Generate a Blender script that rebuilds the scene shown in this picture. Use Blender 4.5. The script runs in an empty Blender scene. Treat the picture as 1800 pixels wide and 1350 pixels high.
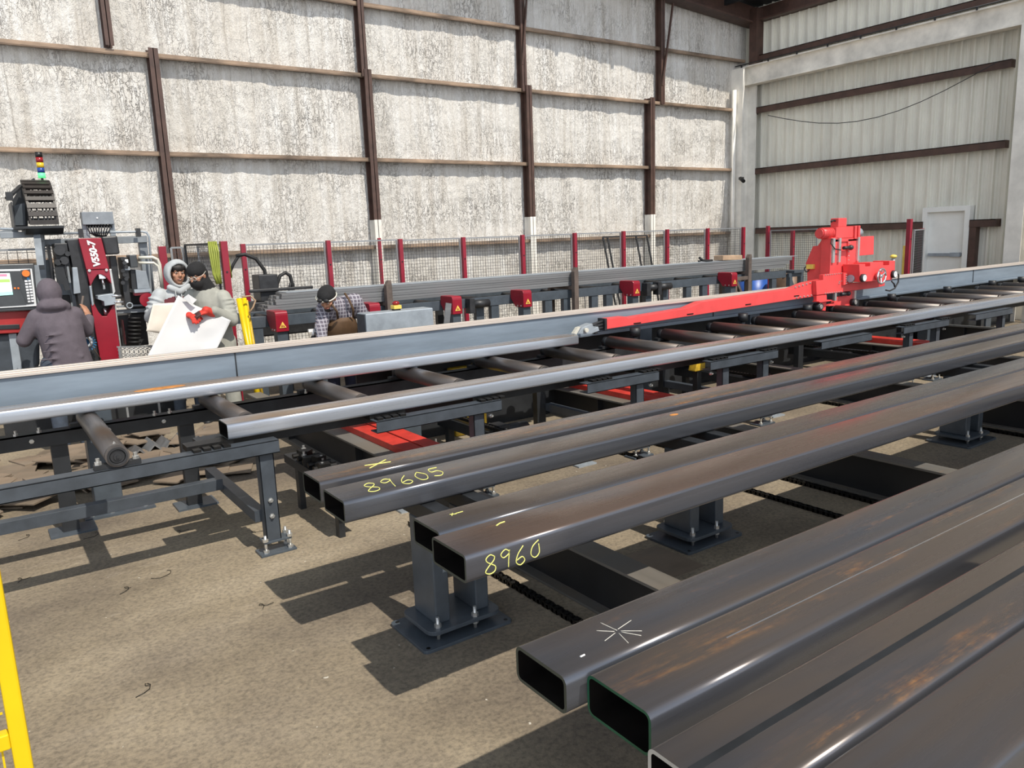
import bpy, bmesh, math, random
from mathutils import Vector, Matrix, noise
random.seed(7)
PI=math.pi
C=bpy.context.scene.collection
V=Vector
# ------------------------------------------------------------------ camera
F_PX=1356.1; YAW=0.605568; PITCH=0.187009; ROLL=-0.0377462; CAM_H=1.85
def cam_axes():
    cy,sy,cp,sp=math.cos(YAW),math.sin(YAW),math.cos(PITCH),math.sin(PITCH)
    f=V((sy*cp,cy*cp,-sp)); r=V((cy,-sy,0)); u=r.cross(f)
    r2=r*math.cos(ROLL)+u*math.sin(ROLL); u2=-r*math.sin(ROLL)+u*math.cos(ROLL)
    return r2,u2,f
R2,U2,FW=cam_axes()
cam=bpy.data.cameras.new('camera'); cam.sensor_fit='HORIZONTAL'; cam.sensor_width=36.0
cam.lens=F_PX*36/1800; cam.clip_end=200
co=bpy.data.objects.new('camera',cam); C.objects.link(co)
m3=Matrix((R2,U2,-FW)).transposed(); m4=m3.to_4x4(); m4.translation=V((0,0,CAM_H)); co.matrix_world=m4
bpy.context.scene.camera=co
# measured survey points: where the line of sight of a photo point meets a wall plane of the place
def sight(px,py): return R2*((px-900)/F_PX)+U2*(-(py-675)/F_PX)+FW
def A(px,py,y):
    d=sight(px,py); t=y/d.y; return V((0,0,CAM_H))+d*t
def Bx(px,py,x):
    d=sight(px,py); t=x/d.x; return V((0,0,CAM_H))+d*t
def Gz(px,py,z=0):
    d=sight(px,py); t=(z-CAM_H)/d.z; return V((0,0,CAM_H))+d*t
def XZ(pts,y): return [(A(p[0],p[1],y).x,A(p[0],p[1],y).z) for p in pts]
def YZ(pts,x): return [(Bx(p[0],p[1],x).y,Bx(p[0],p[1],x).z) for p in pts]
ORD='zeroth first second third fourth fifth sixth seventh eighth ninth tenth eleventh twelfth thirteenth fourteenth fifteenth sixteenth seventeenth eighteenth nineteenth twentieth'.split()
# ------------------------------------------------------------------ materials
MATS={}
def new_mat(name):
    m=bpy.data.materials.new(name); m.use_nodes=True; nt=m.node_tree
    b=nt.nodes['Principled BSDF']; MATS[name]=m; return m,nt,b
def N(nt,t,**kw):
    n=nt.nodes.new(t)
    for k,v in kw.items():
        if k.startswith('i_'): n.inputs[k[2:].replace('_',' ')].default_value=v
        else: setattr(n,k,v)
    return n
def ramp(nt,stops,fac=None):
    r=nt.nodes.new('ShaderNodeValToRGB'); e=r.color_ramp.elements
    while len(e)<len(stops): e.new(0.5)
    for x,(p,c) in zip(e,stops):
        x.position=p; x.color=(c[0],c[1],c[2],1) if not isinstance(c,float) else (c,c,c,1)
    if fac is not None: nt.links.new(fac,r.inputs['Fac'])
    return r
def coords(nt,scale=(1,1,1),rnd=True):
    tc=N(nt,'ShaderNodeTexCoord'); mp=N(nt,'ShaderNodeMapping'); mp.inputs['Scale'].default_value=scale
    nt.links.new(tc.outputs['Object'],mp.inputs['Vector'])
    if rnd:
        oi=N(nt,'ShaderNodeObjectInfo'); mul=N(nt,'ShaderNodeMath',operation='MULTIPLY'); mul.inputs[1].default_value=37.0
        nt.links.new(oi.outputs['Random'],mul.inputs[0]); nt.links.new(mul.outputs[0],mp.inputs['Location'])
    return mp
def noisef(nt,scale,vscale=(1,1,1),detail=4,rough=0.6,rnd=True):
    n=N(nt,'ShaderNodeTexNoise'); n.inputs['Scale'].default_value=scale; n.inputs['Detail'].default_value=detail; n.inputs['Roughness'].default_value=rough
    nt.links.new(coords(nt,vscale,rnd).outputs[0],n.inputs['Vector']); return n.outputs['Fac']
def mixc(nt,fac,a,b):
    m=N(nt,'ShaderNodeMix',data_type='RGBA')
    L=nt.links
    if hasattr(fac,'node'): L.new(fac,m.inputs[0])
    else: m.inputs[0].default_value=fac
    for s,i in ((a,6),(b,7)):
        if hasattr(s,'node'): L.new(s,m.inputs[i])
        else: m.inputs[i].default_value=(s[0],s[1],s[2],1)
    return m.outputs[2]
def bump(nt,b,h,strength=0.3,dist=0.01):
    n=N(nt,'ShaderNodeBump'); n.inputs['Strength'].default_value=strength; n.inputs['Distance'].default_value=dist
    nt.links.new(h,n.inputs['Height']); nt.links.new(n.outputs[0],b.inputs['Normal'])
def paint(name,col,rough=0.45,metal=0.0,var=0.25,scale=6.0,bmp=0.0,vs=(1,1,1),spec=0.5):
    m,nt,b=new_mat(name)
    f=noisef(nt,scale,vs,5)
    lo=tuple(c*(1-var) for c in col); hi=tuple(min(1,c*(1+var*0.7)) for c in col)
    r=ramp(nt,[(0.3,lo),(0.7,hi)],f); nt.links.new(r.outputs[0],b.inputs['Base Color'])
    b.inputs['Roughness'].default_value=rough; b.inputs['Metallic'].default_value=metal
    b.inputs['Specular IOR Level'].default_value=spec
    if bmp: bump(nt,b,noisef(nt,scale*8),bmp,0.004)
    return m
def glow(name,col,s=1.0):
    m,nt,b=new_mat(name); b.inputs['Base Color'].default_value=(*col,1)
    b.inputs['Emission Color'].default_value=(*col,1); b.inputs['Emission Strength'].default_value=s; return m
def steel(name,base,brown,rust=0.35,metal=0.7,rough=0.36,mixb=0.5,streak=(0.25,9,9)):
    """mill-scale tube steel: streaks run along the tube, rust flecks in lengthwise bands"""
    m,nt,b=new_mat(name); L=nt.links
    s=noisef(nt,1.6,streak,6,0.6)
    s2=noisef(nt,0.9,(0.5,3.5,3.5),4)
    c1=mixc(nt,ramp(nt,[(0.32,0.0),(0.72,1.0)],s).outputs[0],base,tuple(x*1.55 for x in base))
    ge=N(nt,'ShaderNodeTexCoord'); sz=N(nt,'ShaderNodeSeparateXYZ'); L.new(ge.outputs['Normal'],sz.inputs[0])
    upf=ramp(nt,[(0.55,0.12),(0.9,1.0)],sz.outputs['Z']).outputs[0]
    m0=N(nt,'ShaderNodeMath',operation='MULTIPLY'); L.new(ramp(nt,[(0.62-mixb*0.45,0.0),(0.80-mixb*0.30,1.0)],s2).outputs[0],m0.inputs[0]); L.new(upf,m0.inputs[1])
    c2=mixc(nt,m0.outputs[0],c1,brown)
    r1=noisef(nt,7.0,(0.35,2.6,2.6),8,0.75); r2=noisef(nt,1.1,(0.25,5,5),3)
    mu=N(nt,'ShaderNodeMath',operation='MULTIPLY'); L.new(ramp(nt,[(0.60-rust*0.12,0.0),(0.68,1.0)],r1).outputs[0],mu.inputs[0]); L.new(ramp(nt,[(0.5,0.0),(0.62,1.0)],r2).outputs[0],mu.inputs[1])
    rc=ramp(nt,[(0.35,(0.16,0.065,0.025)),(0.75,(0.5,0.24,0.07))],noisef(nt,30))
    mg=N(nt,'ShaderNodeMath',operation='MULTIPLY'); L.new(mu.outputs[0],mg.inputs[0]); L.new(upf,mg.inputs[1])
    mf=N(nt,'ShaderNodeMath',operation='MULTIPLY'); mf.inputs[1].default_value=min(1.0,rust*1.6); L.new(mg.outputs[0],mf.inputs[0])
    c3=mixc(nt,mf.outputs[0],c2,rc.outputs[0])
    L.new(c3,b.inputs['Base Color'])
    mm=N(nt,'ShaderNodeMath',operation='MULTIPLY_ADD'); L.new(mf.outputs[0],mm.inputs[0]); mm.inputs[1].default_value=-metal*0.8; mm.inputs[2].default_value=metal
    L.new(mm.outputs[0],b.inputs['Metallic'])
    rr=ramp(nt,[(0.3,rough*0.8),(0.7,min(1,rough*1.35))],s); L.new(rr.outputs[0],b.inputs['Roughness'])
    bump(nt,b,r1,0.08,0.003)
    return m
steel('tube_steel',(0.085,0.095,0.115),(0.165,0.135,0.115),0.35,metal=0.6,rough=0.25,mixb=0.8)
steel('tube_steel_brown',(0.085,0.095,0.115),(0.20,0.14,0.11),0.45,mixb=1.0,metal=0.6,rough=0.25)
steel('tube_steel_rusty',(0.085,0.09,0.105),(0.18,0.145,0.12),1.0,metal=0.6,rough=0.25,mixb=0.8)
steel('tube_steel_bright',(0.36,0.40,0.46),(0.36,0.27,0.20),0.9,metal=0.6,rough=0.27,mixb=0.75)
steel('bar_steel',(0.16,0.165,0.17),(0.15,0.13,0.12),0.2,metal=0.35,rough=0.5)
steel('scrap_steel',(0.17,0.135,0.10),(0.28,0.21,0.15),0.3,metal=0.15,rough=0.6,streak=(3,3,3))
steel('roller_steel',(0.10,0.09,0.085),(0.14,0.10,0.075),0.2,metal=0.6,rough=0.42,streak=(7,0.6,7))
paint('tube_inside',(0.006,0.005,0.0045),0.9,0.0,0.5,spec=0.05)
paint('edge_green',(0.012,0.10,0.055),0.5,0.2,0.3); paint('edge_pale',(0.55,0.55,0.53),0.5,0.2,0.2); paint('cut_edge',(0.07,0.085,0.075),0.5,0.4,0.3)
paint('frame_paint',(0.052,0.062,0.075),0.42,0.0,0.25,9)
paint('frame_black',(0.018,0.020,0.023),0.5,0.0,0.4,7)
paint('beam_web',(0.013,0.0135,0.015),0.55,0.0,0.3,4)
steel('beam_flange',(0.13,0.125,0.115),(0.19,0.165,0.135),0.15,metal=0.25,rough=0.55,streak=(9,0.3,9))
paint('stand_paint',(0.065,0.08,0.097),0.38,0.0,0.2,10)
paint('rail_paint',(0.19,0.235,0.285),0.36,0.05,0.22,3,vs=(0.4,3,3))
paint('rail_top',(0.56,0.50,0.45),0.38,0.25,0.22,2.0,vs=(0.3,14,14))
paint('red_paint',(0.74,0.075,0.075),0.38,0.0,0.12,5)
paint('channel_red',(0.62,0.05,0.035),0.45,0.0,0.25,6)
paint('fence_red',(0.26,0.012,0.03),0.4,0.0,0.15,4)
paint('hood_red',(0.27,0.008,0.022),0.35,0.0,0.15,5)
paint('brown_paint',(0.075,0.04,0.03),0.55,0.0,0.35,5)
paint('stake_brown',(0.13,0.10,0.085),0.6,0.1,0.35,8)
paint('zinc',(0.62,0.62,0.60),0.32,0.75,0.15,40)
paint('chrome',(0.75,0.75,0.76),0.2,0.9,0.05,40)
paint('chain_black',(0.012,0.011,0.010),0.45,0.4,0.4,50)
paint('rubber_black',(0.014,0.014,0.015),0.6,0.0,0.3,20)
paint('yellow_paint',(0.74,0.51,0.005),0.35,0.0,0.08,4)
paint('yellow_dirty',(0.62,0.40,0.03),0.45,0.0,0.5,12)
paint('galv_grey',(0.33,0.37,0.41),0.42,0.2,0.2,7)
paint('machine_grey',(0.22,0.245,0.27),0.45,0.0,0.25,6)
paint('machine_dark',(0.028,0.029,0.032),0.45,0.1,0.5,9)
paint('mesh_wire',(0.07,0.07,0.075),0.5,0.3,0.2,9)
paint('mesh_wire_light',(0.30,0.31,0.32),0.45,0.4,0.2,9)
paint('screen_bezel',(0.05,0.055,0.06),0.4)
paint('white_panel',(0.72,0.74,0.75),0.4,0,0.08)
glow('screen_white',(0.80,0.92,0.85),0.75); glow('screen_green',(0.30,0.85,0.12),0.7); glow('screen_red',(0.85,0.2,0.3),0.5); glow('screen_cyan',(0.35,0.72,0.65),0.6)
paint('button_orange',(0.85,0.18,0.02),0.35); paint('button_blue',(0.03,0.20,0.42),0.35); paint('button_white',(0.75,0.76,0.78),0.35)
paint('lamp_black',(0.012,0.012,0.012),0.4); paint('lamp_red',(0.28,0.012,0.015),0.25); paint('lamp_yellow',(0.75,0.50,0.03),0.25); paint('lamp_blue',(0.02,0.06,0.28),0.25); glow('lamp_green',(0.12,0.85,0.28),0.8)
paint('plastic_chain',(0.030,0.024,0.021),0.5,0,0.3,12)
paint('concrete_dark',(0.14,0.13,0.12),0.8)
paint('skin_tan',(0.42,0.21,0.13),0.5,0,0.12,20); paint('skin_dark',(0.30,0.15,0.095),0.5,0,0.12,20)
paint('hoodie_purple',(0.105,0.088,0.105),0.9,0,0.15,14,0.3); paint('hoodie_grey',(0.40,0.42,0.43),0.9,0,0.12,14,0.3)
paint('hoodie_maroon',(0.115,0.022,0.03),0.9,0,0.15,14,0.3); paint('jacket_khaki',(0.33,0.33,0.29),0.85,0,0.15,8,0.3)
paint('knit_black',(0.012,0.012,0.013),0.9,0,0.3,30,0.3); paint('glove_red',(0.55,0.035,0.02),0.7,0,0.2,20); paint('glove_dark',(0.06,0.02,0.02),0.7,0,0.2,20)
paint('denim',(0.05,0.065,0.09),0.9,0,0.25,20,0.2); paint('denim_dark',(0.012,0.014,0.035),0.9,0,0.25,20)
paint('apron_brown',(0.10,0.055,0.026),0.7,0,0.35,7); paint('hair_black',(0.012,0.009,0.008),0.6); paint('eye_white',(0.7,0.68,0.65),0.3); paint('lip',(0.32,0.11,0.09),0.5)
paint('paper_white',(0.57,0.57,0.57),0.75,0,0.03,5); paint('paper_cream',(0.70,0.64,0.56),0.75,0,0.05,5)
paint('strap_green',(0.27,0.31,0.05),0.6); paint('barrel_blue',(0.02,0.10,0.42),0.4); paint('barrel_brown',(0.16,0.10,0.065),0.5,0.2,0.4,3)
paint('cardboard',(0.42,0.29,0.19),0.8); paint('red_dark_box',(0.33,0.02,0.02),0.45); paint('door_white',(0.82,0.82,0.78),0.5,0,0.06,3); paint('hose_cream',(0.62,0.60,0.52),0.45)
paint('chalk_yellow',(0.80,0.78,0.22),0.9,0,0.15,60); paint('chalk_white',(0.6,0.58,0.52),0.9,0,0.2,60); paint('paint_white',(0.85,0.85,0.85),0.5)
paint('rust_orange',(0.55,0.22,0.05),0.8,0,0.4,20); paint('decal_white',(0.86,0.86,0.86),0.4); paint('warn_yellow',(0.9,0.62,0.12),0.4)
paint('beam_cream',(0.78,0.74,0.66),0.6,0,0.25,2.5,0.2); paint('wood',(0.34,0.23,0.12),0.7,0,0.3,9)
def plaid():
    m,nt,b=new_mat('shirt_plaid'); L=nt.links
    out=None
    for sc,ax,col in ((9,'X',(0.42,0.43,0.48)),(9,'Z',(0.42,0.43,0.48)),(26,'X',(0.30,0.2,0.2))):
        w=N(nt,'ShaderNodeTexWave',wave_type='BANDS',bands_direction=ax); w.inputs['Scale'].default_value=sc*0.9; w.inputs['Distortion'].default_value=0.4
        L.new(coords(nt,(1,1,1),False).outputs[0],w.inputs['Vector'])
        f=ramp(nt,[(0.72,0.0),(0.86,0.75)],w.outputs['Fac']).outputs[0]
        out=mixc(nt,f,out if out is not None else (0.06,0.07,0.105),col)
    L.new(out,b.inputs['Base Color']); b.inputs['Roughness'].default_value=0.9
plaid()
def concrete():
    m,nt,b=new_mat('floor_concrete'); L=nt.links
    a=ramp(nt,[(0.3,(0.18,0.145,0.10)),(0.5,(0.285,0.235,0.165)),(0.72,(0.39,0.33,0.245))],noisef(nt,0.9,(0.7,1.4,1),7,0.62,False)).outputs[0]
    d=ramp(nt,[(0.42,0.0),(0.66,0.75)],noisef(nt,0.55,(1,1,1),6,0.65,False)).outputs[0]
    c=mixc(nt,d,a,(0.125,0.10,0.08))
    g=ramp(nt,[(0.34,(0.5,0.5,0.5)),(0.52,(0.98,0.97,0.95)),(0.7,(1.3,1.27,1.2))],noisef(nt,48,(1,1,1),5,0.75,False)).outputs[0]
    mm=N(nt,'ShaderNodeMix',data_type='RGBA',blend_type='MULTIPLY'); mm.inputs[0].default_value=0.8; L.new(c,mm.inputs[6]); L.new(g,mm.inputs[7])
    st=ramp(nt,[(0.62,0.0),(0.72,0.55)],noisef(nt,2.6,(0.6,1.4,1),8,0.75,False)).outputs[0]
    c2=mixc(nt,st,mm.outputs[2],(0.42,0.36,0.28))
    dk=ramp(nt,[(0.64,0.0),(0.72,0.6)],noisef(nt,5.5,(1,1,1),7,0.8,False)).outputs[0]; c2=mixc(nt,dk,c2,(0.085,0.068,0.055))
    fk=ramp(nt,[(0.755,0.0),(0.775,0.8)],noisef(nt,26,(1,1,1),2,0.5,False)).outputs[0]; c2=mixc(nt,fk,c2,(0.62,0.58,0.50))
    L.new(c2,b.inputs['Base Color']); b.inputs['Roughness'].default_value=0.85
    bump(nt,b,noisef(nt,70,(1,1,1),4,0.7,False),0.45,0.006)
concrete()
def foam():
    m,nt,b=new_mat('wall_foam'); L=nt.links
    v=noisef(nt,1.3,(5.5,1,0.35),6,0.65,False)      # runs of foam streak downwards
    big=noisef(nt,0.35,(1,1,1),3,0.5,False)
    c=ramp(nt,[(0.24,(0.47,0.43,0.375)),(0.44,(0.655,0.625,0.575)),(0.66,(0.79,0.775,0.74))],v).outputs[0]
    c=mixc(nt,ramp(nt,[(0.5,0.0),(0.8,0.45)],big).outputs[0],c,(0.50,0.43,0.34))
    def ridge(scale,vs,w):
        f=noisef(nt,scale,vs,3,0.55,False); s=N(nt,'ShaderNodeMath',operation='SUBTRACT'); s.inputs[1].default_value=0.5; L.new(f,s.inputs[0])
        ab=N(nt,'ShaderNodeMath',operation='ABSOLUTE'); L.new(s.outputs[0],ab.inputs[0]); return ramp(nt,[(0.0,1.0),(w,0.0)],ab.outputs[0]).outputs[0]
    mx=N(nt,'ShaderNodeMath',operation='MAXIMUM'); L.new(ridge(4.6,(2.6,1,0.5),0.02),mx.inputs[0]); L.new(ridge(11,(1.2,1,0.7),0.03),mx.inputs[1]); crk=mx.outputs[0]
    msk=ramp(nt,[(0.42,0.05),(0.66,0.66)],noisef(nt,1.1,(1,1,1),5,0.65,False)).outputs[0]
    mu=N(nt,'ShaderNodeMath',operation='MULTIPLY'); L.new(crk,mu.inputs[0]); L.new(msk,mu.inputs[1])
    c=mixc(nt,mu.outputs[0],c,(0.20,0.175,0.15))
    # wandering runs where the foam sinks over the seams of the sheeting behind
    so=N(nt,'ShaderNodeSeparateXYZ'); L.new(coords(nt,(1,1,1),False).outputs[0],so.inputs[0])
    wv=N(nt,'ShaderNodeMath',operation='MULTIPLY_ADD'); L.new(noisef(nt,1.4,(1,1,1),4,0.6,False),wv.inputs[0]); wv.inputs[1].default_value=0.16; L.new(so.outputs['X'],wv.inputs[2])
    md=N(nt,'ShaderNodeMath',operation='PINGPONG'); md.inputs[1].default_value=0.165; L.new(wv.outputs[0],md.inputs[0])
    gl_=ramp(nt,[(0.0,1.0),(0.014,0.0)],md.outputs[0]).outputs[0]
    gm=N(nt,'ShaderNodeMath',operation='MULTIPLY'); L.new(gl_,gm.inputs[0]); L.new(ramp(nt,[(0.46,0.0),(0.62,0.5)],noisef(nt,1.0,(1.6,1,0.5),4,0.6,False)).outputs[0],gm.inputs[1])
    c=mixc(nt,gm.outputs[0],c,(0.22,0.19,0.16))
    sm=noisef(nt,3.2,(4,1,0.5),7,0.75,False)
    c=mixc(nt,ramp(nt,[(0.64,0.0),(0.78,0.3)],sm).outputs[0],c,(0.26,0.23,0.19))
    rs=ramp(nt,[(0.66,0.0),(0.8,0.5)],noisef(nt,0.8,(1.5,1,0.7),6,0.7,False)).outputs[0]
    c=mixc(nt,rs,c,(0.45,0.27,0.12))
    L.new(c,b.inputs['Base Color']); b.inputs['Roughness'].default_value=0.9
    ad=N(nt,'ShaderNodeMath',operation='ADD'); L.new(noisef(nt,9,(2,1,1),6,0.7,False),ad.inputs[0])
    sb=N(nt,'ShaderNodeMath',operation='MULTIPLY'); L.new(mu.outputs[0],sb.inputs[0]); sb.inputs[1].default_value=-0.6; L.new(sb.outputs[0],ad.inputs[1])
    bump(nt,b,ad.outputs[0],0.9,0.05)
foam()
paint('girt_rusty',(0.27,0.19,0.13),0.6,0.0,0.8,2.4,vs=(0.6,2,2))
paint('sheet_metal',(0.78,0.76,0.67),0.5,0.0,0.10,2.0,vs=(1,1,0.4))
paint('column_cream',(0.80,0.77,0.70),0.6,0.0,0.18,2.2,0.2)
# ------------------------------------------------------------------ mesh helpers
class MB:
    def __init__(s): s.bm=bmesh.new()
    def _mk(s,vs,faces,smooth=False):
        v=[s.bm.verts.new(p) for p in vs]
        for f in faces:
            try:
                fc=s.bm.faces.new([v[i] for i in f]); fc.smooth=smooth
            except ValueError: pass
        return v
    def box(s,x0,x1,y0,y1,z0,z1):
        p=[(x,y,z) for z in (z0,z1) for y in (y0,y1) for x in (x0,x1)]
        s._mk(p,[(0,2,3,1),(4,5,7,6),(0,1,5,4),(2,6,7,3),(0,4,6,2),(1,3,7,5)]); return s
    def rbox(s,c,size,rot=(0,0,0)):
        M=Matrix.Rotation(rot[2],3,'Z')@Matrix.Rotation(rot[1],3,'Y')@Matrix.Rotation(rot[0],3,'X')
        h=V(size)/2; p=[M@V((x*h.x,y*h.y,z*h.z))+V(c) for z in (-1,1) for y in (-1,1) for x in (-1,1)]
        s._mk(p,[(0,2,3,1),(4,5,7,6),(0,1,5,4),(2,6,7,3),(0,4,6,2),(1,3,7,5)]); return s
    def bar(s,a,b,w,h=None):
        """straight square bar from a to b"""
        a,b=V(a),V(b); h=h or w; d=(b-a).normalized(); up=V((0,0,1)) if abs(d.z)<0.95 else V((0,1,0))
        r=d.cross(up).normalized()*(w/2); u=r.cross(d).normalized()*(h/2)
        p=[q+i*r+j*u for q in (a,b) for j in (-1,1) for i in (-1,1)]
        s._mk(p,[(0,1,3,2),(4,6,7,5),(0,4,5,1),(2,3,7,6),(0,2,6,4),(1,5,7,3)]); return s
    def cyl(s,a,b,r,n=16,r2=None,caps=True):
        a,b=V(a),V(b); d=(b-a).normalized(); up=V((0,0,1)) if abs(d.z)<0.9 else V((1,0,0))
        u=d.cross(up).normalized(); w=d.cross(u); r2=r if r2 is None else r2
        v0=[s.bm.verts.new(a+(u*math.cos(2*PI*i/n)+w*math.sin(2*PI*i/n))*r) for i in range(n)]
        v1=[s.bm.verts.new(b+(u*math.cos(2*PI*i/n)+w*math.sin(2*PI*i/n))*r2) for i in range(n)]
        for i in range(n):
            f=s.bm.faces.new((v0[i],v0[(i+1)%n],v1[(i+1)%n],v1[i])); f.smooth=n>8
        if caps: s.bm.faces.new(v0[::-1]); s.bm.faces.new(v1)
        return s
    def ring(s,a,b,ro,ri,n=24):
        a,b=V(a),V(b); d=(b-a).normalized(); up=V((0,0,1)) if abs(d.z)<0.9 else V((1,0,0))
        u=d.cross(up).normalized(); w=d.cross(u); R=[]
        for q,r in ((a,ro),(b,ro),(b,ri),(a,ri)):
            R.append([s.bm.verts.new(q+(u*math.cos(2*PI*i/n)+w*math.sin(2*PI*i/n))*r) for i in range(n)])
        for k in range(4):
            for i in range(n):
                f=s.bm.faces.new((R[k][i],R[k][(i+1)%n],R[(k+1)%4][(i+1)%n],R[(k+1)%4][i])); f.smooth=k in (0,2)
        return s
    def torus(s,c,axis,R,r,n=28,m=8,a0=0,a1=2*PI):
        c=V(c); d=V(axis).normalized(); up=V((0,0,1)) if abs(d.z)<0.9 else V((1,0,0)); u=d.cross(up).normalized(); w=d.cross(u)
        pts=[c+(u*math.cos(a0+(a1-a0)*i/n)+w*math.sin(a0+(a1-a0)*i/n))*R for i in range(n+1)]
        return s.tube(pts,r,m)
    def ell(s,c,rad,rot=None,u=14,v=10):
        M=(rot if rot is not None else Matrix.Identity(3)); c=V(c); rows=[]
        for j in range(1,v):
            t=PI*j/v; rows.append([s.bm.verts.new(c+M@V((rad[0]*math.sin(t)*math.cos(2*PI*i/u),rad[1]*math.sin(t)*math.sin(2*PI*i/u),rad[2]*math.cos(t)))) for i in range(u)])
        top=s.bm.verts.new(c+M@V((0,0,rad[2]))); bot=s.bm.verts.new(c+M@V((0,0,-rad[2])))
        for a,b in zip(rows,rows[1:]):
            for i in range(u): s.bm.faces.new((a[i],b[i],b[(i+1)%u],a[(i+1)%u])).smooth=True
        for i in range(u):
            s.bm.faces.new((top,rows[0][i],rows[0][(i+1)%u])).smooth=True; s.bm.faces.new((bot,rows[-1][(i+1)%u],rows[-1][i])).smooth=True
        return s
    def tube(s,pts,r,m=8,radii=None,flat=None):
        pts=[V(p) for p in pts]; n=len(pts); rows=[]; prev=None
        for i,p in enumerate(pts):
            d=(pts[min(i+1,n-1)]-pts[max(i-1,0)]).normalized()
            if prev is None:
                up=V((0,0,1)) if abs(d.z)<0.9 else V((1,0,0)); u=d.cross(up).normalized()
            else: u=(prev-d*prev.dot(d)).normalized()
            prev=u; w=d.cross(u); rr=radii[i] if radii else r
            rx,ry=(rr,rr) if not isinstance(rr,tuple) else rr
            rows.append([s.bm.verts.new(p+u*math.cos(2*PI*k/m)*rx+w*math.sin(2*PI*k/m)*ry) for k in range(m)])
        for a,b in zip(rows,rows[1:]):
            for k in range(m): s.bm.faces.new((a[k],a[(k+1)%m],b[(k+1)%m],b[k])).smooth=True
        s.bm.faces.new(rows[0][::-1]); s.bm.faces.new(rows[-1]); return s
    def prism(s,pts,lo,hi,axis='y'):
        def P(q,t): return {'y':(q[0],t,q[1]),'x':(t,q[0],q[1]),'z':(q[0],q[1],t)}[axis]
        a=[s.bm.verts.new(P(q,lo)) for q in pts]; b=[s.bm.verts.new(P(q,hi)) for q in pts]; n=len(pts)
        for i in range(n): s.bm.faces.new((a[i],a[(i+1)%n],b[(i+1)%n],b[i]))
        s.bm.faces.new(a[::-1]); s.bm.faces.new(b); return s
    def loft(s,rings,caps=True,smooth=True):
        rows=[[s.bm.verts.new(p) for p in r] for r in rings]; n=len(rows[0])
        for a,b in zip(rows,rows[1:]):
            for k in range(n): s.bm.faces.new((a[k],a[(k+1)%n],b[(k+1)%n],b[k])).smooth=smooth
        if caps: s.bm.faces.new(rows[0][::-1]); s.bm.faces.new(rows[-1])
        return s
    def bolt(s,p,r=0.012,h=0.03,ax=(0,0,1)):
        p=V(p); d=V(ax); s.cyl(p,p+d*h*0.45,r,6); s.cyl(p+d*h*0.45,p+d*h,r*0.55,8); return s
ORG={}
def thing(name,label,cat,loc=(0,0,0),group=None,kind=None):
    o=bpy.data.objects.new(name,None); C.objects.link(o); o.location=loc; ORG[o.name]=V(loc); o.empty_display_size=0.1
    o['label']=label; o['category']=cat
    if group: o['group']=group
    if kind: o['kind']=kind
    return o
SPLIT=set('bolt levelling_bolt bolt_hole chain_pad drive_unit roller guide_rail gear_cluster push_button guide_wheel wheel_cap drive_motor link_block slat divider support_arm hose slot pilot_light pipe_clamp guide_pin side_beam cross_rail tie_bar spindle box_upright black_arm foot_plate channel_leg clamp_cylinder joint_line guide_strip hydraulic_pipe pipe drawstring apron_strap console_post coil_hose loose_cable cable_bundle'.split())
def clusters(bm,eps=0.0015):
    left=set(bm.verts); isl=[]
    while left:
        st=[left.pop()]; comp=[st[0]]
        while st:
            v=st.pop()
            for e in v.link_edges:
                o=e.other_vert(v)
                if o in left: left.remove(o); st.append(o); comp.append(o)
        lo=[min(v.co[i] for v in comp)-eps for i in range(3)]; hi=[max(v.co[i] for v in comp)+eps for i in range(3)]; isl.append([lo,hi,comp])
    ch=True
    while ch:
        ch=False
        for i in range(len(isl)):
            for j in range(len(isl)-1,i,-1):
                A_,B_=isl[i],isl[j]
                if all(A_[0][k]<=B_[1][k] and B_[0][k]<=A_[1][k] for k in range(3)):
                    isl[i]=[[min(A_[0][k],B_[0][k]) for k in range(3)],[max(A_[1][k],B_[1][k]) for k in range(3)],A_[2]+B_[2]]; isl.pop(j); ch=True
    return [x[2] for x in isl]
def obj(name,mb,mat,parent=None,bevel=0,seg=2,label=None):
    if name in SPLIT and parent is not None:
        cl=clusters(mb.bm)
        if len(cl)>1:
            first=None
            for comp in cl:
                m=MB(); mp={v:m.bm.verts.new(v.co) for v in comp}
                for f in {f for v in comp for f in v.link_faces}:
                    nf=m.bm.faces.new([mp[v] for v in f.verts]); nf.smooth=f.smooth
                o=obj_one(name,m,mat,parent,bevel,seg,label); first=first or o
            mb.bm.free(); return first
    return obj_one(name,mb,mat,parent,bevel,seg,label)
def obj_one(name,mb,mat,parent=None,bevel=0,seg=2,label=None):
    bm=mb.bm; bmesh.ops.recalc_face_normals(bm,faces=bm.faces)
    if parent is None:
        xs=[v.co for v in bm.verts]
        org=V((sum(p.x for p in xs)/len(xs),sum(p.y for p in xs)/len(xs),min(p.z for p in xs)))
    else: org=ORG[parent.name]
    bmesh.ops.translate(bm,verts=bm.verts,vec=-org)
    me=bpy.data.meshes.new(name); bm.to_mesh(me); bm.free()
    for m in (mat if isinstance(mat,(list,tuple)) else [mat]): me.materials.append(MATS[m])
    o=bpy.data.objects.new(name,me); C.objects.link(o)
    if parent is None: o.location=org
    else: o.parent=parent
    ORG[o.name]=org
    if bevel:
        b=o.modifiers.new('bevel','BEVEL'); b.width=bevel; b.segments=seg; b.limit_method='ANGLE'; b.angle_limit=0.6
    if label: o['label']=label
    return o
def tag(o,label,cat,group=None,kind=None):
    o['label']=label; o['category']=cat
    if group: o['group']=group
    if kind: o['kind']=kind
    return o
def struct(name,mb,mat,parent=None,bevel=0):
    o=obj(name,mb,mat,parent,bevel); o['kind']='structure'; return o
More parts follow.
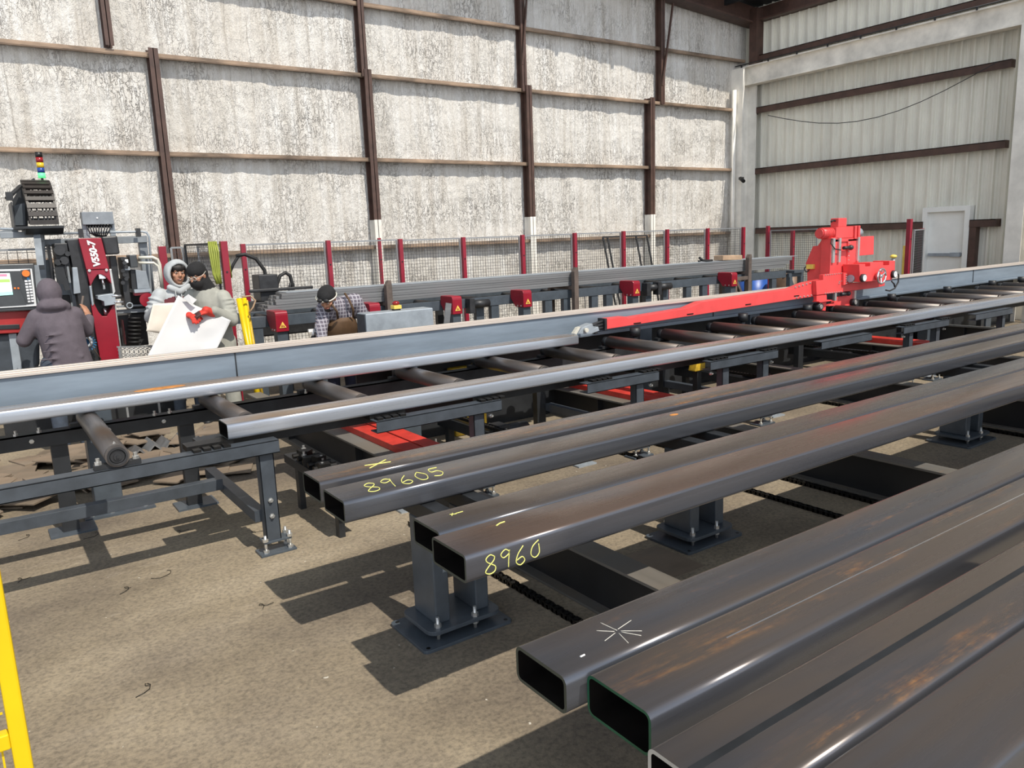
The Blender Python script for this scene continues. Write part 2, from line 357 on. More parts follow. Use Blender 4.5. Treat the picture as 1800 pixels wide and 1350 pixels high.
def dup(root,loc,label=None,group=None):
    r=root.copy(); C.objects.link(r); r.location=loc; ORG[r.name]=V(loc)
    if label: r['label']=label
    if group: r['group']=group
    def rec(src,dst):
        for ch in list(src.children):
            c=ch.copy(); C.objects.link(c); c.parent=dst; ORG[c.name]=V(loc); rec(ch,c)
    rec(root,r); return r
def text_mesh(name,txt,size,mat,parent,origin,xdir,ydir,ext=0.002,shear=0.0,bold=0.0,label=None):
    cu=bpy.data.curves.new(name,'FONT'); cu.body=txt; cu.size=size; cu.extrude=ext; cu.shear=shear; cu.offset=bold; cu.align_x='CENTER'; cu.align_y='CENTER'
    t=bpy.data.objects.new('tmp_text',cu); C.objects.link(t); bpy.context.view_layer.update()
    me=bpy.data.meshes.new_from_object(t.evaluated_get(bpy.context.evaluated_depsgraph_get())); bpy.data.objects.remove(t); bpy.data.curves.remove(cu)
    x=V(xdir).normalized(); y=V(ydir).normalized(); z=x.cross(y); M=Matrix((x,y,z)).transposed().to_4x4(); M.translation=V(origin)-ORG[parent.name]
    me.transform(M); me.materials.clear(); me.materials.append(MATS[mat]); o=bpy.data.objects.new(name,me); C.objects.link(o); o.parent=parent; ORG[o.name]=ORG[parent.name]
    if label: o['label']=label
    return o
def arc(cx,cz,r,a0,a1,n=5):
    return [(cx+r*math.cos(a0+(a1-a0)*i/n),cz+r*math.sin(a0+(a1-a0)*i/n)) for i in range(n+1)]
def rrect(y0,y1,z0,z1,r,n=4):
    return arc(y1-r,z1-r,r,0,PI/2,n)+arc(y0+r,z1-r,r,PI/2,PI,n)+arc(y0+r,z0+r,r,PI,1.5*PI,n)+arc(y1-r,z0+r,r,1.5*PI,2*PI,n)
WORLD_S=0.85; SUN_E=4.5; EXPO=0.0
# ================================================================== SETTING
YW=12.88; XW=16.2
def roof_z(x): return 6.56+(XW-x)*0.077
struct('floor',MB().box(-5,17.2,-7,13.3,-0.12,0),'floor_concrete')
def foam_wall():
    bm=bmesh.new(); x0,x1=-4.0,XW+0.15; nx=380; nz=150; G=[]
    for i in range(nx+1):
        x=x0+(x1-x0)*i/nx; top=roof_z(x)+0.1; col=[]
        for j in range(nz+1):
            z=top*j/nz
            p=V((x*2.2,0,z*0.6)); d=noise.noise(p)*0.028+noise.noise(V((x*6.5,3,z*1.3)))*0.018+noise.noise(V((x*14,7,z*6)))*0.009
            if noise.noise(V((x*0.9,11,z*0.9)))>0.18: d+=abs(noise.noise(V((x*7,5,z*7))))*0.035
            col.append(bm.verts.new((x,YW-0.03-d,z)))
        G.append(col)
    for i in range(nx):
        for j in range(nz): bm.faces.new((G[i][j],G[i+1][j],G[i+1][j+1],G[i][j+1])).smooth=True
    m=MB(); m.bm=bm; m.box(x0,x1,YW+0.06,YW+0.16,0,6.6)
    return m
struct('wall_back',foam_wall(),'wall_foam')
def sheet_wall():
    m=MB(); prof=[]; y=4.0
    while y<13.1:
        prof+=[(XW+0.01,y),(XW+0.01,y+0.075),(XW,y+0.08),(XW,y+0.09),(XW+0.01,y+0.095),(XW+0.01,y+0.135),(XW,y+0.14),(XW,y+0.15),(XW+0.01,y+0.155),(XW+0.01,y+0.19),(XW-0.06,y+0.200),(XW-0.06,y+0.230)]
        y+=0.24
    pts=prof+[(XW+0.06,y),(XW+0.06,4.0)]
    m.prism(pts,0,7.0,'z'); return m
struct('wall_end',sheet_wall(),'sheet_metal')
n=[0]
def trim(mb,mat,bevel=0):
    n[0]+=1; return struct('trim_%d'%n[0],mb,mat,None,bevel)
for z in (1.80,3.29,4.67,5.80,7.0):
    mb=MB()
    x1=15.9 if z<6 else 10.0
    mb.box(-4,x1,YW-0.19,YW-0.02,z-0.012,z+0.012); mb.box(-4,x1,YW-0.195,YW-0.18,z-0.04,z+0.012); mb.box(-4,x1,YW-0.19,YW-0.14,z-0.052,z-0.04)
    trim(mb,'girt_rusty')
def col_i(x,z0,z1,w=0.13,y0=12.62,y1=12.9):
    mb=MB(); mb.box(x-w/2,x+w/2,y0,y0+0.015,z0,z1); mb.box(x-0.006,x+0.006,y0,y1,z0,z1); mb.box(x-w/2,x+w/2,y1-0.1,y1-0.08,z0,z1); return mb
for x in (2.655,6.02,9.40,12.75):
    zc=0.9 if x<3 else 2.25
    trim(col_i(x,zc,4.74),'brown_paint'); trim(col_i(x,0,zc),'column_cream')
for x in (2.10,5.98,9.32,13.09):
    trim(col_i(x,4.62 if x>3 else 4.72,roof_z(x),0.11,12.64),'brown_paint')
trim(MB().bar((13.02,12.6,5.0),(13.35,12.6,6.72),0.035),'brown_paint'); trim(MB().bar((9.25,12.6,5.1),(9.48,12.6,7.0),0.03),'brown_paint')
# raked rafter along the gable and the eave strut, corner column
rf=MB(); a=[(7.0,roof_z(7.0)+0.04),(16.15,roof_z(16.15)+0.04),(16.15,roof_z(16.15)+0.40),(7.0,roof_z(7.0)+0.40)]
rf.prism(a,12.55,12.6); rf.prism([(7.0,roof_z(7.0)+0.0),(16.15,roof_z(16.15)+0.0),(16.15,roof_z(16.15)+0.04),(7.0,roof_z(7.0)+0.04)],12.45,12.8); trim(rf,'brown_paint')
es=MB(); es.box(15.95,16.17,4.5,12.6,6.62,6.66); es.box(16.1,16.13,4.5,12.6,6.62,6.95); trim(es,'brown_paint')
trim(MB().box(15.86,16.12,12.35,12.55,5.55,6.9),'brown_paint')
rp=MB(); rp.prism([(-5.0,roof_z(-5.0)+0.44),(16.9,roof_z(16.9)+0.44),(16.9,roof_z(16.9)+0.5),(-5.0,roof_z(-5.0)+0.5)],11.4,13.2)
for x in (10.5,12.0,13.5,15.0): rp.box(x-0.04,x+0.04,11.5,13.1,roof_z(x)+0.22,roof_z(x)+0.44)
struct('ceiling',rp,'frame_black')
for z,segs in ((1.80,((8.28,12.35),(6.9,7.36))),(3.22,((6.85,12.5),)),(4.63,((6.85,12.5),)),(5.80,((4.3,12.5),))):
    for y0,y1 in segs:
        mb=MB(); mb.box(15.98,16.18,y0,y1,z+0.05,z+0.065); mb.box(15.98,15.995,y0,y1,z-0.06,z+0.065); mb.box(15.98,16.02,y0,y1,z-0.075,z-0.06); mb.box(15.98,16.18,y0-0.01,y0,z-0.075,z+0.065); mb.box(15.98,16.18,y1,y1+0.01,z-0.075,z+0.065); trim(mb,'brown_paint')
for y in (7.31,8.37): trim(MB().box(16.0,16.16,y-0.06,y+0.06,0,1.722),'brown_paint')
# cream girder, corner column and tapered frame column
gb=MB(); gb.box(15.72,15.95,5.8,12.85,5.19,5.22); gb.box(15.72,15.95,5.8,12.85,5.60,5.63); gb.box(15.82,15.85,5.8,12.85,5.2,5.62)
trim(gb,'beam_cream')
rb=MB(); rb.tube([(15.68,6.4,5.66),(15.68,12.8,5.66)],0.012,6)
for k in range(9): rb.box(15.67,15.69,6.6+k*0.75,6.63+k*0.75,5.60,5.66)
trim(rb,'frame_black')
cc=MB(); cc.box(15.60,15.66,12.5,12.86,0,5.58); cc.box(15.66,15.95,12.62,12.66,0,5.58); cc.box(15.95,16.0,12.40,12.86,0,5.58); cc.cyl((15.52,12.68,0),(15.52,12.68,5.1),0.05,12); trim(cc,'column_cream')
tc=MB(); yl=Bx(1772,340,15.62).y
tc.box(15.62,15.65,yl-0.27,yl,0,5.19); tc.box(15.65,15.95,yl-0.15,yl-0.13,0,5.19); tc.box(15.95,15.98,yl-0.27,yl,0,5.19); tc.box(15.60,15.66,yl-0.75,yl-0.40,0,6.5)
trim(tc,'column_cream')
cb=MB(); cb.box(15.50,15.60,12.42,12.5,3.02,3.08); cb.cyl((15.52,12.46,3.05),(15.44,12.30,2.97),0.045,10); trim(cb,'lamp_black')
wr=MB(); wr.tube([(15.9,12.0-0.45*i,4.45-0.55*math.sin(PI*i/11.0)+0.02*i) for i in range(12)],0.008,5); trim(wr,'frame_black')
# door in the end wall
dr=MB(); dr.box(16.0,16.22,7.38,7.48,0,2.14); dr.box(16.0,16.22,8.20,8.30,0,2.14); dr.box(16.0,16.22,7.48,8.20,2.04,2.14)
d1=struct('door_1',dr,'door_white',None,0.006)
struct('door_panel',MB().box(16.10,16.15,7.48,8.20,0.02,2.04),'door_white',d1)
pb=MB(); pb.box(16.04,16.10,7.52,8.16,1.17,1.23); pb.box(16.02,16.10,7.54,7.72,1.16,1.24); struct('push_bar',pb,'galv_grey',d1)
# ================================================================== STEEL TUBES
def tube_mesh(x0,x1,y0,y1,z0,z1,t=0.010,r=0.016):
    m=MB(); o=rrect(y0,y1,z0,z1,r); i=rrect(y0+t,y1-t,z0+t,z1-t,max(r-t,0.004)); k=len(o); bm=m.bm
    def rg(p,x): return [bm.verts.new((x,q[0],q[1])) for q in p]
    nseg=24; xs=[x0+(x1-x0)*s/nseg for s in range(nseg+1)]
    O=[rg(o,x) for x in xs]; I=[rg(i,x) for x in xs]
    for s in range(nseg):
        for j in range(k):
            f=bm.faces.new((O[s][j],O[s+1][j],O[s+1][(j+1)%k],O[s][(j+1)%k])); f.material_index=0; f.smooth=True
            f=bm.faces.new((I[s][j],I[s][(j+1)%k],I[s+1][(j+1)%k],I[s+1][j])); f.material_index=1; f.smooth=True
    for e in (0,nseg):
        for j in range(k):
            f=bm.faces.new((O[e][j],O[e][(j+1)%k],I[e][(j+1)%k],I[e][j])); f.material_index=2
    return m
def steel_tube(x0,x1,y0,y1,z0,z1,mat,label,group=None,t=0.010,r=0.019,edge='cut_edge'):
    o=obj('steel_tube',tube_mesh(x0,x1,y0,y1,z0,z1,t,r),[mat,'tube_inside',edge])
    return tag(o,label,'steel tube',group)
ZT=0.65
tA=steel_tube(1.30,13.5,2.205,2.448,ZT,ZT+0.108,'tube_steel_brown','brownish rectangular steel tube with 8960 chalked in yellow on its front side')
tB=steel_tube(1.34,13.5,2.458,2.675,ZT,ZT+0.108,'tube_steel','dark grey rectangular steel tube lying directly behind the one chalked 8960')
tC=steel_tube(1.205,13.5,3.053,3.296,ZT,ZT+0.103,'tube_steel','dark steel tube with 89605 chalked in yellow on its top near the end')
tD=steel_tube(1.225,13.5,3.384,3.614,ZT,ZT+0.108,'tube_steel_rusty','steel tube with a yellow chalked cross, behind the one chalked with five digits')
t1=steel_tube(1.095,13.5,1.392,1.612,ZT,ZT+0.105,'tube_steel','dark rectangular tube with a star shaped scratch on top, near the camera',r=0.023)
t2=steel_tube(1.145,13.5,1.145,1.37,ZT,ZT+0.115,'tube_steel_rusty','rust flecked tube with a bright shiny corner and green edged open end',t=0.008,r=0.023,edge='edge_green')
t3=steel_tube(1.065,13.5,0.825,1.075,ZT,ZT+0.112,'tube_steel_rusty','rusty tube at the bottom edge of the photo showing a pale cut end',edge='edge_pale')
t4=steel_tube(1.0,13.5,0.595,0.815,ZT,ZT+0.112,'tube_steel','dark tube in the bottom right corner, nearest to the camera')
c1=steel_tube(1.13,13.4,4.58,4.775,0.742,0.838,'tube_steel_bright','bright mill finish tube crossing the front legs of the roller conveyor',t=0.007)
c0=steel_tube(-3.2,4.63,5.56,5.745,0.842,0.930,'tube_steel_bright','bright tube gripped by the red arm, lying on rollers beside the blue grey rail',t=0.007)
DIG={'8':[(.5,.85),(.3,1),(.1,.85),(.15,.66),(.33,.5),(.52,.32),(.48,.08),(.25,0),(.05,.15),(.2,.4),(.45,.66),(.5,.85)],'9':[(.5,.82),(.3,1),(.08,.8),(.2,.58),(.46,.72),(.5,.9),(.44,.4),(.42,0)],
'6':[(.45,1),(.18,.62),(.08,.22),(.28,0),(.5,.18),(.38,.42),(.12,.3)],'0':[(.3,1),(.08,.6),(.16,.08),(.42,.06),(.54,.55),(.3,1)],'d':[(.5,1),(.2,.75),(.1,.35),(.3,.1),(.52,.3),(.5,.8)],'5':[(.55,1),(.15,.98),(.12,.6),(.4,.62),(.52,.3),(.32,.02),(.05,.12)]}
def chalk(par,strokes,fn,mat='chalk_yellow',r=0.0032,name='chalk_mark',label=None):
    m=MB()
    for st in strokes:
        pts=[]
        e=[st[0]]+list(st)+[st[-1]]
        for a,b,c_,d_ in zip(e,e[1:],e[2:],e[3:]):
            for k in range(5):
                s_=k/5.0; pts.append(tuple(0.5*(2*b[i]+(c_[i]-a[i])*s_+(2*a[i]-5*b[i]+4*c_[i]-d_[i])*s_*s_+(3*b[i]-a[i]-3*c_[i]+d_[i])*s_**3) for i in (0,1)))
        pts.append(st[-1]); m.tube([fn(*p) for p in pts],r,5)
    return obj(name,m,mat,par,label=label)
def number(txt,adv=0.72):
    out=[]
    for i,ch in enumerate(txt): out.append([(p[0]+i*adv,p[1]+0.05*math.sin(i*2.1)) for p in DIG[ch]])
    return out
chalk(tA,number('896d'),lambda u,v:V((1.375+u*0.092,2.2045,ZT+0.012+v*0.072)),r=0.0022,name='chalk_number',label='yellow chalk number 8960')
chalk(tC,number('89605'),lambda u,v:V((1.34+u*0.118+v*0.02,3.095+v*0.13,ZT+0.1035)),r=0.0023,name='chalk_number',label='yellow chalk number 89605')
chalk(tD,[[(0,0),(1,1)],[(0,.7),(1,.35)]],lambda u,v:V((1.50+u*0.13,3.43+v*0.085,ZT+0.1085)),label='yellow chalk cross')
chalk(tB,[[(0,0),(.35,.8)],[(0,.6),(.5,.2)],[(.5,.4),(1.2,.42)]],lambda u,v:V((1.47+u*0.05,2.585+v*0.03,ZT+0.1085)),r=0.002)
chalk(tA,[[(0,0),(.5,.5),(1,.6)]],lambda u,v:V((1.545+u*0.05,2.375+v*0.025,ZT+0.1085)),r=0.003)
chalk(t1,[[(-1,-.2),(-.2,0)],[(.1,.15),(1.1,.35)],[(0,.1),(-.1,1)],[(-.1,-.1),(-.35,-.9)],[(.05,-.1),(.5,-.8)],[(-.15,.1),(-.7,.6)],[(.1,-.02),(.8,-.55)]],lambda u,v:V((1.36+u*0.065,1.485+v*0.07,ZT+0.1052)),'chalk_white',0.0012,name='scratch_mark')
chalk(t1,[[(0,0),(1,.1)]],lambda u,v:V((1.19+u*0.016,1.45+v*0.01,ZT+0.1052)),'paint_white',0.003,name='white_fleck')
rb_=MB(); rb_.ell((3.42,3.215,ZT+0.1035),(0.035,0.018,0.002)); obj('rust_spot',rb_,'rust_orange',tC)
wl=MB(); wl.box(1.55,13.4,1.262,1.266,ZT+0.1148,ZT+0.1156); obj('weld_seam',wl,'chrome',t2)
ws=MB(); ws.box(1.08,13.4,0.955,0.975,ZT+0.1115,ZT+0.1128); obj('weld_seam',ws,'frame_black',t3)
fl=MB(); fl.ell((0.98,5.64,0.930),(0.17,0.05,0.0025)); obj('rust_spot',fl,'rust_orange',c0)
# ================================================================== FLOOR POSTS WITH PLATES
def plate_pts(x0,x1,y0,y1,r): return arc(x1-r,y1-r,r,0,PI/2,4)+arc(x0+r,y1-r,r,PI/2,PI,4)+arc(x0+r,y0+r,r,PI,1.5*PI,4)+arc(x1-r,y0+r,r,1.5*PI,2*PI,4)
def post_stand(x,label,y=2.895):
    t=thing('post_stand',label,'support post',(x,y,0),'double support posts bolted to the floor')
    b=MB(); b.prism(plate_pts(x-0.02,x+0.47,y,y+0.365,0.025),0,0.016,'z')
    b_=obj('base_plate',b,'stand_paint',t,0.002)
    hl=MB()
    for dx,dy in ((0.01,0.025),(0.44,0.025),(0.44,0.34),(0.01,0.34)): hl.cyl((x+dx,y+dy,0.0155),(x+dx,y+dy,0.0168),0.010,12)
    obj('bolt_hole',hl,'chain_black',b_)
    u=MB(); u.prism(plate_pts(x+0.03,x+0.43,y+0.03,y+0.335,0.05),0.055,0.075,'z'); obj('levelling_plate',u,'stand_paint',t,0.002)
    for dx,dy in ((0.09,0.07),(0.285,0.055),(0.36,0.30),(0.12,0.31)):
        s=MB(); s.cyl((x+dx,y+dy,0.016),(x+dx,y+dy,0.125),0.0085,10); s.cyl((x+dx,y+dy,0.075),(x+dx,y+dy,0.093),0.017,6); s.cyl((x+dx,y+dy,0.040),(x+dx,y+dy,0.054),0.017,6); obj('levelling_bolt',s,'zinc',t)
    for a,b2 in ((0.092,0.172),(0.315,0.39)):
        l=MB(); l.box(x+a,x+b2,y+0.09,y+0.305,0.075,0.572); obj('leg',l,'stand_paint',t,0.008,3)
    ar=MB(); ar.box(x+0.092,x+0.172,y-0.50,y+0.66,0.572,0.649); ar.box(x+0.315,x+0.39,y-0.50,y+0.66,0.572,0.649); obj('support_arm',ar,'frame_black',t,0.004)
    return t
nm=['first','second','third','fourth']
for i,x in enumerate((1.49,3.225,6.575,9.92)):
    post_stand(x,['grey double post on bolted plates at the near end of the tube chalked 8960','grey double post under the tubes, second along from the near end','grey double post on plates at the right, under the bright tube edge','grey double post at the far right end of the tube rack'][i])
def hidden_stand(x,label):
    t=thing('post_stand',label,'support post',(x,0.9,0),'posts under the nearest tubes')
    obj('base_plate',MB().box(x-0.15,x+0.15,0.85,1.15,0,0.016),'stand_paint',t); obj('leg',MB().box(x-0.05,x+0.05,0.95,1.05,0.016,0.56),'stand_paint',t)
    obj('support_arm',MB().box(x-0.05,x+0.05,0.50,1.68,0.56,0.649),'stand_paint',t)
for i,x in enumerate((2.75,5.6,9.0)): hidden_stand(x,'grey post carrying the four nearest tubes, %s along the rack'%nm[i])
# ================================================================== TRANSVERSE H-BEAMS WITH RED CHANNELS
def h_beam(x,label,red=True,w=0.145,ztop=0.287):
    t=thing('cross_beam',label,'steel beam',(x,0.9,0),'low beams crossing under the tubes')
    y0,y1=0.9,8.45
    wb=MB(); wb.box(x+w/2-0.006,x+w/2+0.006,y0,y1,0.016,ztop-0.014)
    for y in (3.7,5.6,7.2): wb.box(x+0.006,x+w-0.006,y-0.006,y+0.006,0.016,ztop-0.014)
    obj('web',wb,'beam_web',t)
    obj('bottom_flange',MB().box(x,x+w,y0,y1,0.002,0.016),'beam_flange',t)
    obj('top_flange',MB().box(x,x+w,y0,y1,ztop-0.014,ztop),'beam_flange',t)
    if red:
        r=MB(); x0=x+w+0.0; r.box(x0,x0+0.145,4.3,6.5,ztop-0.03,ztop+0.05); r.box(x0+0.165,x0+0.30,4.3,6.5,ztop-0.03,ztop+0.05); r.box(x0+0.14,x0+0.17,4.3,6.5,ztop-0.05,ztop+0.015)
        rc=obj('chain_channel',r,'channel_red',t,0.003)
        ch=MB()
        for k in range(52): ch.cyl((x0+0.149,4.35+k*0.041,ztop+0.022),(x0+0.161,4.35+k*0.041,ztop+0.022),0.013,8)
        obj('carrier_chain',ch,'chain_black',rc)
        obj('channel_leg',MB().box(x0+0.02,x0+0.28,4.38,4.46,0.0,ztop-0.03).box(x0+0.02,x0+0.28,6.0,6.1,0.0,ztop-0.03),'beam_web',t)
for i,(x,r) in enumerate(((2.33,True),(4.88,True),(7.43,False),(9.70,True),(12.2,False))):
    h_beam(x,['low dark cross beam with the widest red channel, nearest the tube ends','second low cross beam from the tube ends, carrying a red channel','plain low cross beam without any red channel','low cross beam with a red strip, right of the plain one','furthest low cross beam at the right edge of the conveyor'][i],r)
# ================================================================== FLOOR CHAINS
def chain(x,y0,y1,label,z=0.0):
    m=MB(); k=0; y=y0
    while y<y1:
        if k%2==0:
            for s in (-1,1): m.prism(plate_pts(x+s*0.013-0.002,x+s*0.013+0.002,y-0.024,y+0.024,0.001),z+0.002,z+0.028,'z')
        else:
            for s in (-1,1): m.box(x+s*0.019-0.002,x+s*0.019+0.002,y-0.024,y+0.024,z+0.002,z+0.028)
        m.cyl((x-0.021,y-0.019,z+0.015),(x+0.021,y-0.019,z+0.015),0.011,8)
        y+=0.038; k+=1
    o=obj('drive_chain',m,'chain_black'); return tag(o,label,'chain','chains lying across the floor')
chain(2.19,0.9,4.4,'black roller chain on the floor just right of the nearest double post')
chain(4.37,0.9,5.0,'black roller chain on the floor left of its twin between two double posts')
chain(4.79,0.9,5.0,'black roller chain on the floor beside the second cross beam')
chain(7.26,0.9,5.0,'black roller chain on the floor left of the plain cross beam')
chain(9.56,0.9,5.0,'black roller chain on the floor far right under the tubes')
# floor plates with one bolt each
fp=None
for i,(x,y) in enumerate(((2.26,4.66),(3.86,4.66),(6.36,4.66),(7.66,4.66),(8.10,4.66),(9.34,4.66))):
    if fp is None:
        fp=thing('anchor_plate','small steel floor plate with one bright bolt, first from the left under the tubes','floor plate',(x,y,0),'bolted plates on the floor')
        obj('plate',MB().box(x-0.02,x+0.17,y-0.02,y+0.14,0,0.012),'galv_grey',fp); b=MB(); b.bolt((x+0.11,y+0.05,0.012),0.014,0.05); obj('bolt',b,'zinc',fp)
    else: dup(fp,(x,y,0),'small steel floor plate with one bright bolt, %s from the left under the tubes'%ORD[i+1])
fpl=MB(); fpl.prism([(2.62,2.74),(3.17,2.74),(3.17,3.12),(2.62,3.12)],0,0.004,'z'); tag(obj('cover_plate',fpl,'scrap_steel'),'flat grey steel sheet on the floor between first cross beam and second double post','steel sheet')
# ================================================================== ROLLER CONVEYOR
fr=thing('roller_conveyor','dark grey steel frame of the roller conveyor with bolted legs','conveyor frame',(0,4.5,0))
BT=0.715; BB=0.635
for x0,x1 in ((-3.2,1.40),(2.04,3.02),(3.83,4.61),(5.25,6.20),(6.9,7.8),(8.44,9.44),(10.1,11.1),(11.9,14.5)):
    m=MB(); m.box(x0,x1,4.50,4.508,BB,BT); m.box(x0,x1,4.50,4.60,BT-0.008,BT); m.box(x0,x1,4.50,4.60,BB,BB+0.008); obj('front_rail',m,'frame_paint',fr,0.002)
m=MB(); m.box(-3.2,15.6,5.78,5.788,0.62,0.715); m.box(-3.2,15.6,5.78,5.88,0.705,0.715); obj('rear_rail',m,'frame_black',fr)
m=MB(); m.box(1.0,15.0,4.83,4.92,0.635,0.715); obj('middle_rail',m,'frame_black',fr,0.002)
def leg(x,y,top=BB,bm_=True):
    l=MB(); l.box(x,x+0.09,y,y+0.008,0.085,top); l.box(x,x+0.008,y,y+0.07,0.085,top); l.box(x+0.082,x+0.09,y,y+0.07,0.085,top); lo=obj('leg',l,'frame_paint',fr,0.002)
    b=MB()
    for z in (0.24,0.34): b.bolt((x+0.045,y,z),0.016,0.02,(0,-1,0))
    obj('bolt',b,'zinc',lo)
    f=MB(); f.box(x-0.05,x+0.17,y-0.03,y+0.10,0,0.014); f.box(x-0.02,x+0.15,y-0.01,y+0.09,0.072,0.086); fo=obj('foot_plate',f,'stand_paint',fr,0.002)
    s=MB()
    for px,py in ((x-0.01,y+0.0),(x+0.14,y+0.0),(x+0.14,y+0.08)): s.cyl((px,py,0.0),(px,py,0.125),0.009,10); s.cyl((px,py,0.086),(px,py,0.104),0.018,6); s.cyl((px,py,0.014),(px,py,0.03),0.018,6)
    obj('levelling_bolt',s,'zinc',fo)
for x in (-2.4,1.28,2.80,4.38,5.45,6.02,8.62,9.22,10.9,13.0): leg(x,4.535)
for x in (0.3,1.10,2.75,4.3,6.0,8.4,10.8,13.2):
    l=MB(); l.box(x,x+0.10,5.80,5.87,0.014,0.70); obj('leg',l,'frame_black',fr); obj('foot_plate',MB().box(x-0.08,x+0.20,5.74,5.95,0,0.014),'stand_paint',fr)
for x in (1.24,2.80,4.40,6.02,9.2):
    m=MB(); m.box(x+0.0,x+0.07,4.60,5.80,0.20,0.27); obj('cross_brace',m,'frame_paint',fr)
m=MB(); m.box(-3.2,1.24,5.30,5.37,0.235,0.31); obj('lower_brace',m,'frame_paint',fr,0.002)
bb=MB()
for x in (-0.35,0.12,0.25,0.95,1.05,1.32): bb.bolt((x,5.80,0.715),0.016,0.035)
for x in (2.05,3.0,3.7,4.55,5.4,6.2): bb.bolt((x,5.80,0.715),0.016,0.035)
for x in (-0.3,0.2,0.65,1.0): bb.bolt((x,5.78,0.67),0.015,0.015,(0,-1,0))
for x in (2.95,4.55,5.30,6.15,8.5,9.4): bb.bolt((x,4.55,0.60),0.016,0.03,(0,-1,0))
obj('bolt',bb,'zinc',fr)
pd=MB()
for x0 in (0.92,2.06,2.86,3.9,4.45,5.3,6.02,8.5,9.3):
    for k in range(4): pd.box(x0+k*0.055,x0+0.04+k*0.055,4.52,4.58,BT,BT+0.016)
    pd.box(x0-0.02,x0+0.24,4.60,4.72,BT-0.008,BT+0.024)
obj('chain_pad',pd,'chain_black',fr)
# rollers
def roller(x,label,yf=4.48):
    dy=yf-4.48
    t=thing('conveyor_roller',label,'roller',(x,4.45,0.78),'rollers of the conveyor')
    m=MB(); m.cyl((x,dy+4.53,0.78),(x,5.80,0.78),0.060,28); m.ring((x,dy+4.50,0.78),(x,dy+4.53,0.78),0.060,0.050,28); ro=obj('roller_tube',m,'roller_steel',t)
    e=MB(); e.ring((x,dy+4.488,0.78),(x,dy+4.53,0.78),0.050,0.040,24); e.cyl((x,dy+4.497,0.78),(x,dy+4.53,0.78),0.036,20); e.cyl((x,dy+4.488,0.78),(x,dy+4.50,0.78),0.020,16); e.cyl((x,dy+4.478,0.78),(x,dy+4.49,0.78),0.008,8); obj('bearing',e,'machine_dark',t)
    b=MB(); b.box(x-0.115,x+0.115,dy+4.515,dy+4.565,BT+0.0015,0.742); b.cyl((x,dy+4.515,0.765),(x,dy+4.565,0.765),0.050,20); obj('bearing_block',b,'frame_black',t)
    s=MB()
    for d in (-0.092,0.092): s.bolt((x+d,dy+4.54,0.742),0.019,0.035)
    if dy<0.1: s.bolt((x,dy+4.56,0.838),0.008,0.012)
    obj('bolt',s,'zinc',t)
    b=MB(); b.box(x-0.10,x+0.10,5.80,5.86,0.7165,0.742); b.cyl((x,5.80,0.775),(x,5.87,0.775),0.052,20); obj('bearing_block',b,'frame_black',t)
    return t
r0=None
for i in range(19):
    x=0.53+0.785*i
    lab='worn steel roller, %s from the left end, '%ORD[i+1]+('open bearing facing the camera' if i==0 else 'under the bright tube' if i<6 else 'in the far part of the conveyor')
    if i==0: roller(x,lab)
    elif i==1: r0=roller(x,lab,4.81)
    else: dup(r0,(x,4.45,0.78),lab)
# guide pegs beside the rail
pg=None
for i,x in enumerate((5.62,7.35,8.6,10.55,12.1,13.55,14.6)):
    lab='short black guide peg with a round head beside the rail, %s from the left'%ORD[i+1]
    if pg is None:
        pg=thing('guide_peg',lab,'guide peg',(x,5.83,0.715),'guide pegs along the rail')
        obj('pin',MB().cyl((x,5.83,0.715),(x,5.83,0.80),0.028,14),'machine_dark',pg); obj('head',MB().cyl((x,5.83,0.80),(x,5.83,0.885),0.055,20),'frame_black',pg)
    else: dup(pg,(x,5.83,0.715),lab)
# long rail of the measuring carriage
rl=thing('carriage_rail','long blue grey rail beam with a worn pale top edge along the rollers','rail',(-3.2,6.0,0))
m=MB(); m.box(-3.2,15.75,6.02,6.16,0.865,1.068); obj('rail_beam',m,'rail_paint',rl,0.006)
m=MB(); m.box(-3.2,15.75,5.995,6.03,0.842,0.866); m.box(-3.2,15.75,6.0,6.16,0.83,0.865); obj('lower_flange',m,'rail_paint',rl,0.003)
m=MB(); m.box(-3.2,15.75,6.0,6.20,1.068,1.088); m.box(-3.2,15.75,6.02,6.06,1.088,1.100); m.box(-3.2,15.75,6.12,6.16,1.088,1.100); obj('guide_strip',m,'rail_top',rl,0.003)
obj('shade_panel',MB().box(2.72,15.6,6.36,6.375,0.0,0.80).box(2.72,15.6,6.18,6.36,0.80,0.815),'frame_black',rl)  # dark panel added below the rail, standing in for shade behind the rollers
j=MB()
for x in (1.60,7.05,13.30): j.box(x-0.004,x+0.004,6.012,6.024,0.865,1.07)
obj('joint_line',j,'frame_black',rl)
for x in (0.55,3.0,5.9,7.75,9.9,12.0,13.9):
    l=MB(); l.box(x-0.02,x+0.16,6.02,6.18,0.016,0.83); lo=obj('leg',l,'stand_paint',rl,0.006)
    f=MB(); f.box(x-0.10,x+0.36,5.97,6.30,0,0.016); obj('base_plate',f,'stand_paint',lo)
    b=MB()
    for dx,dy in ((-0.05,0.02),(0.08,0.02),(0.30,0.02)): b.bolt((x+dx,6.0+dy,0.016),0.016,0.06)
    obj('bolt',b,'zinc',lo)
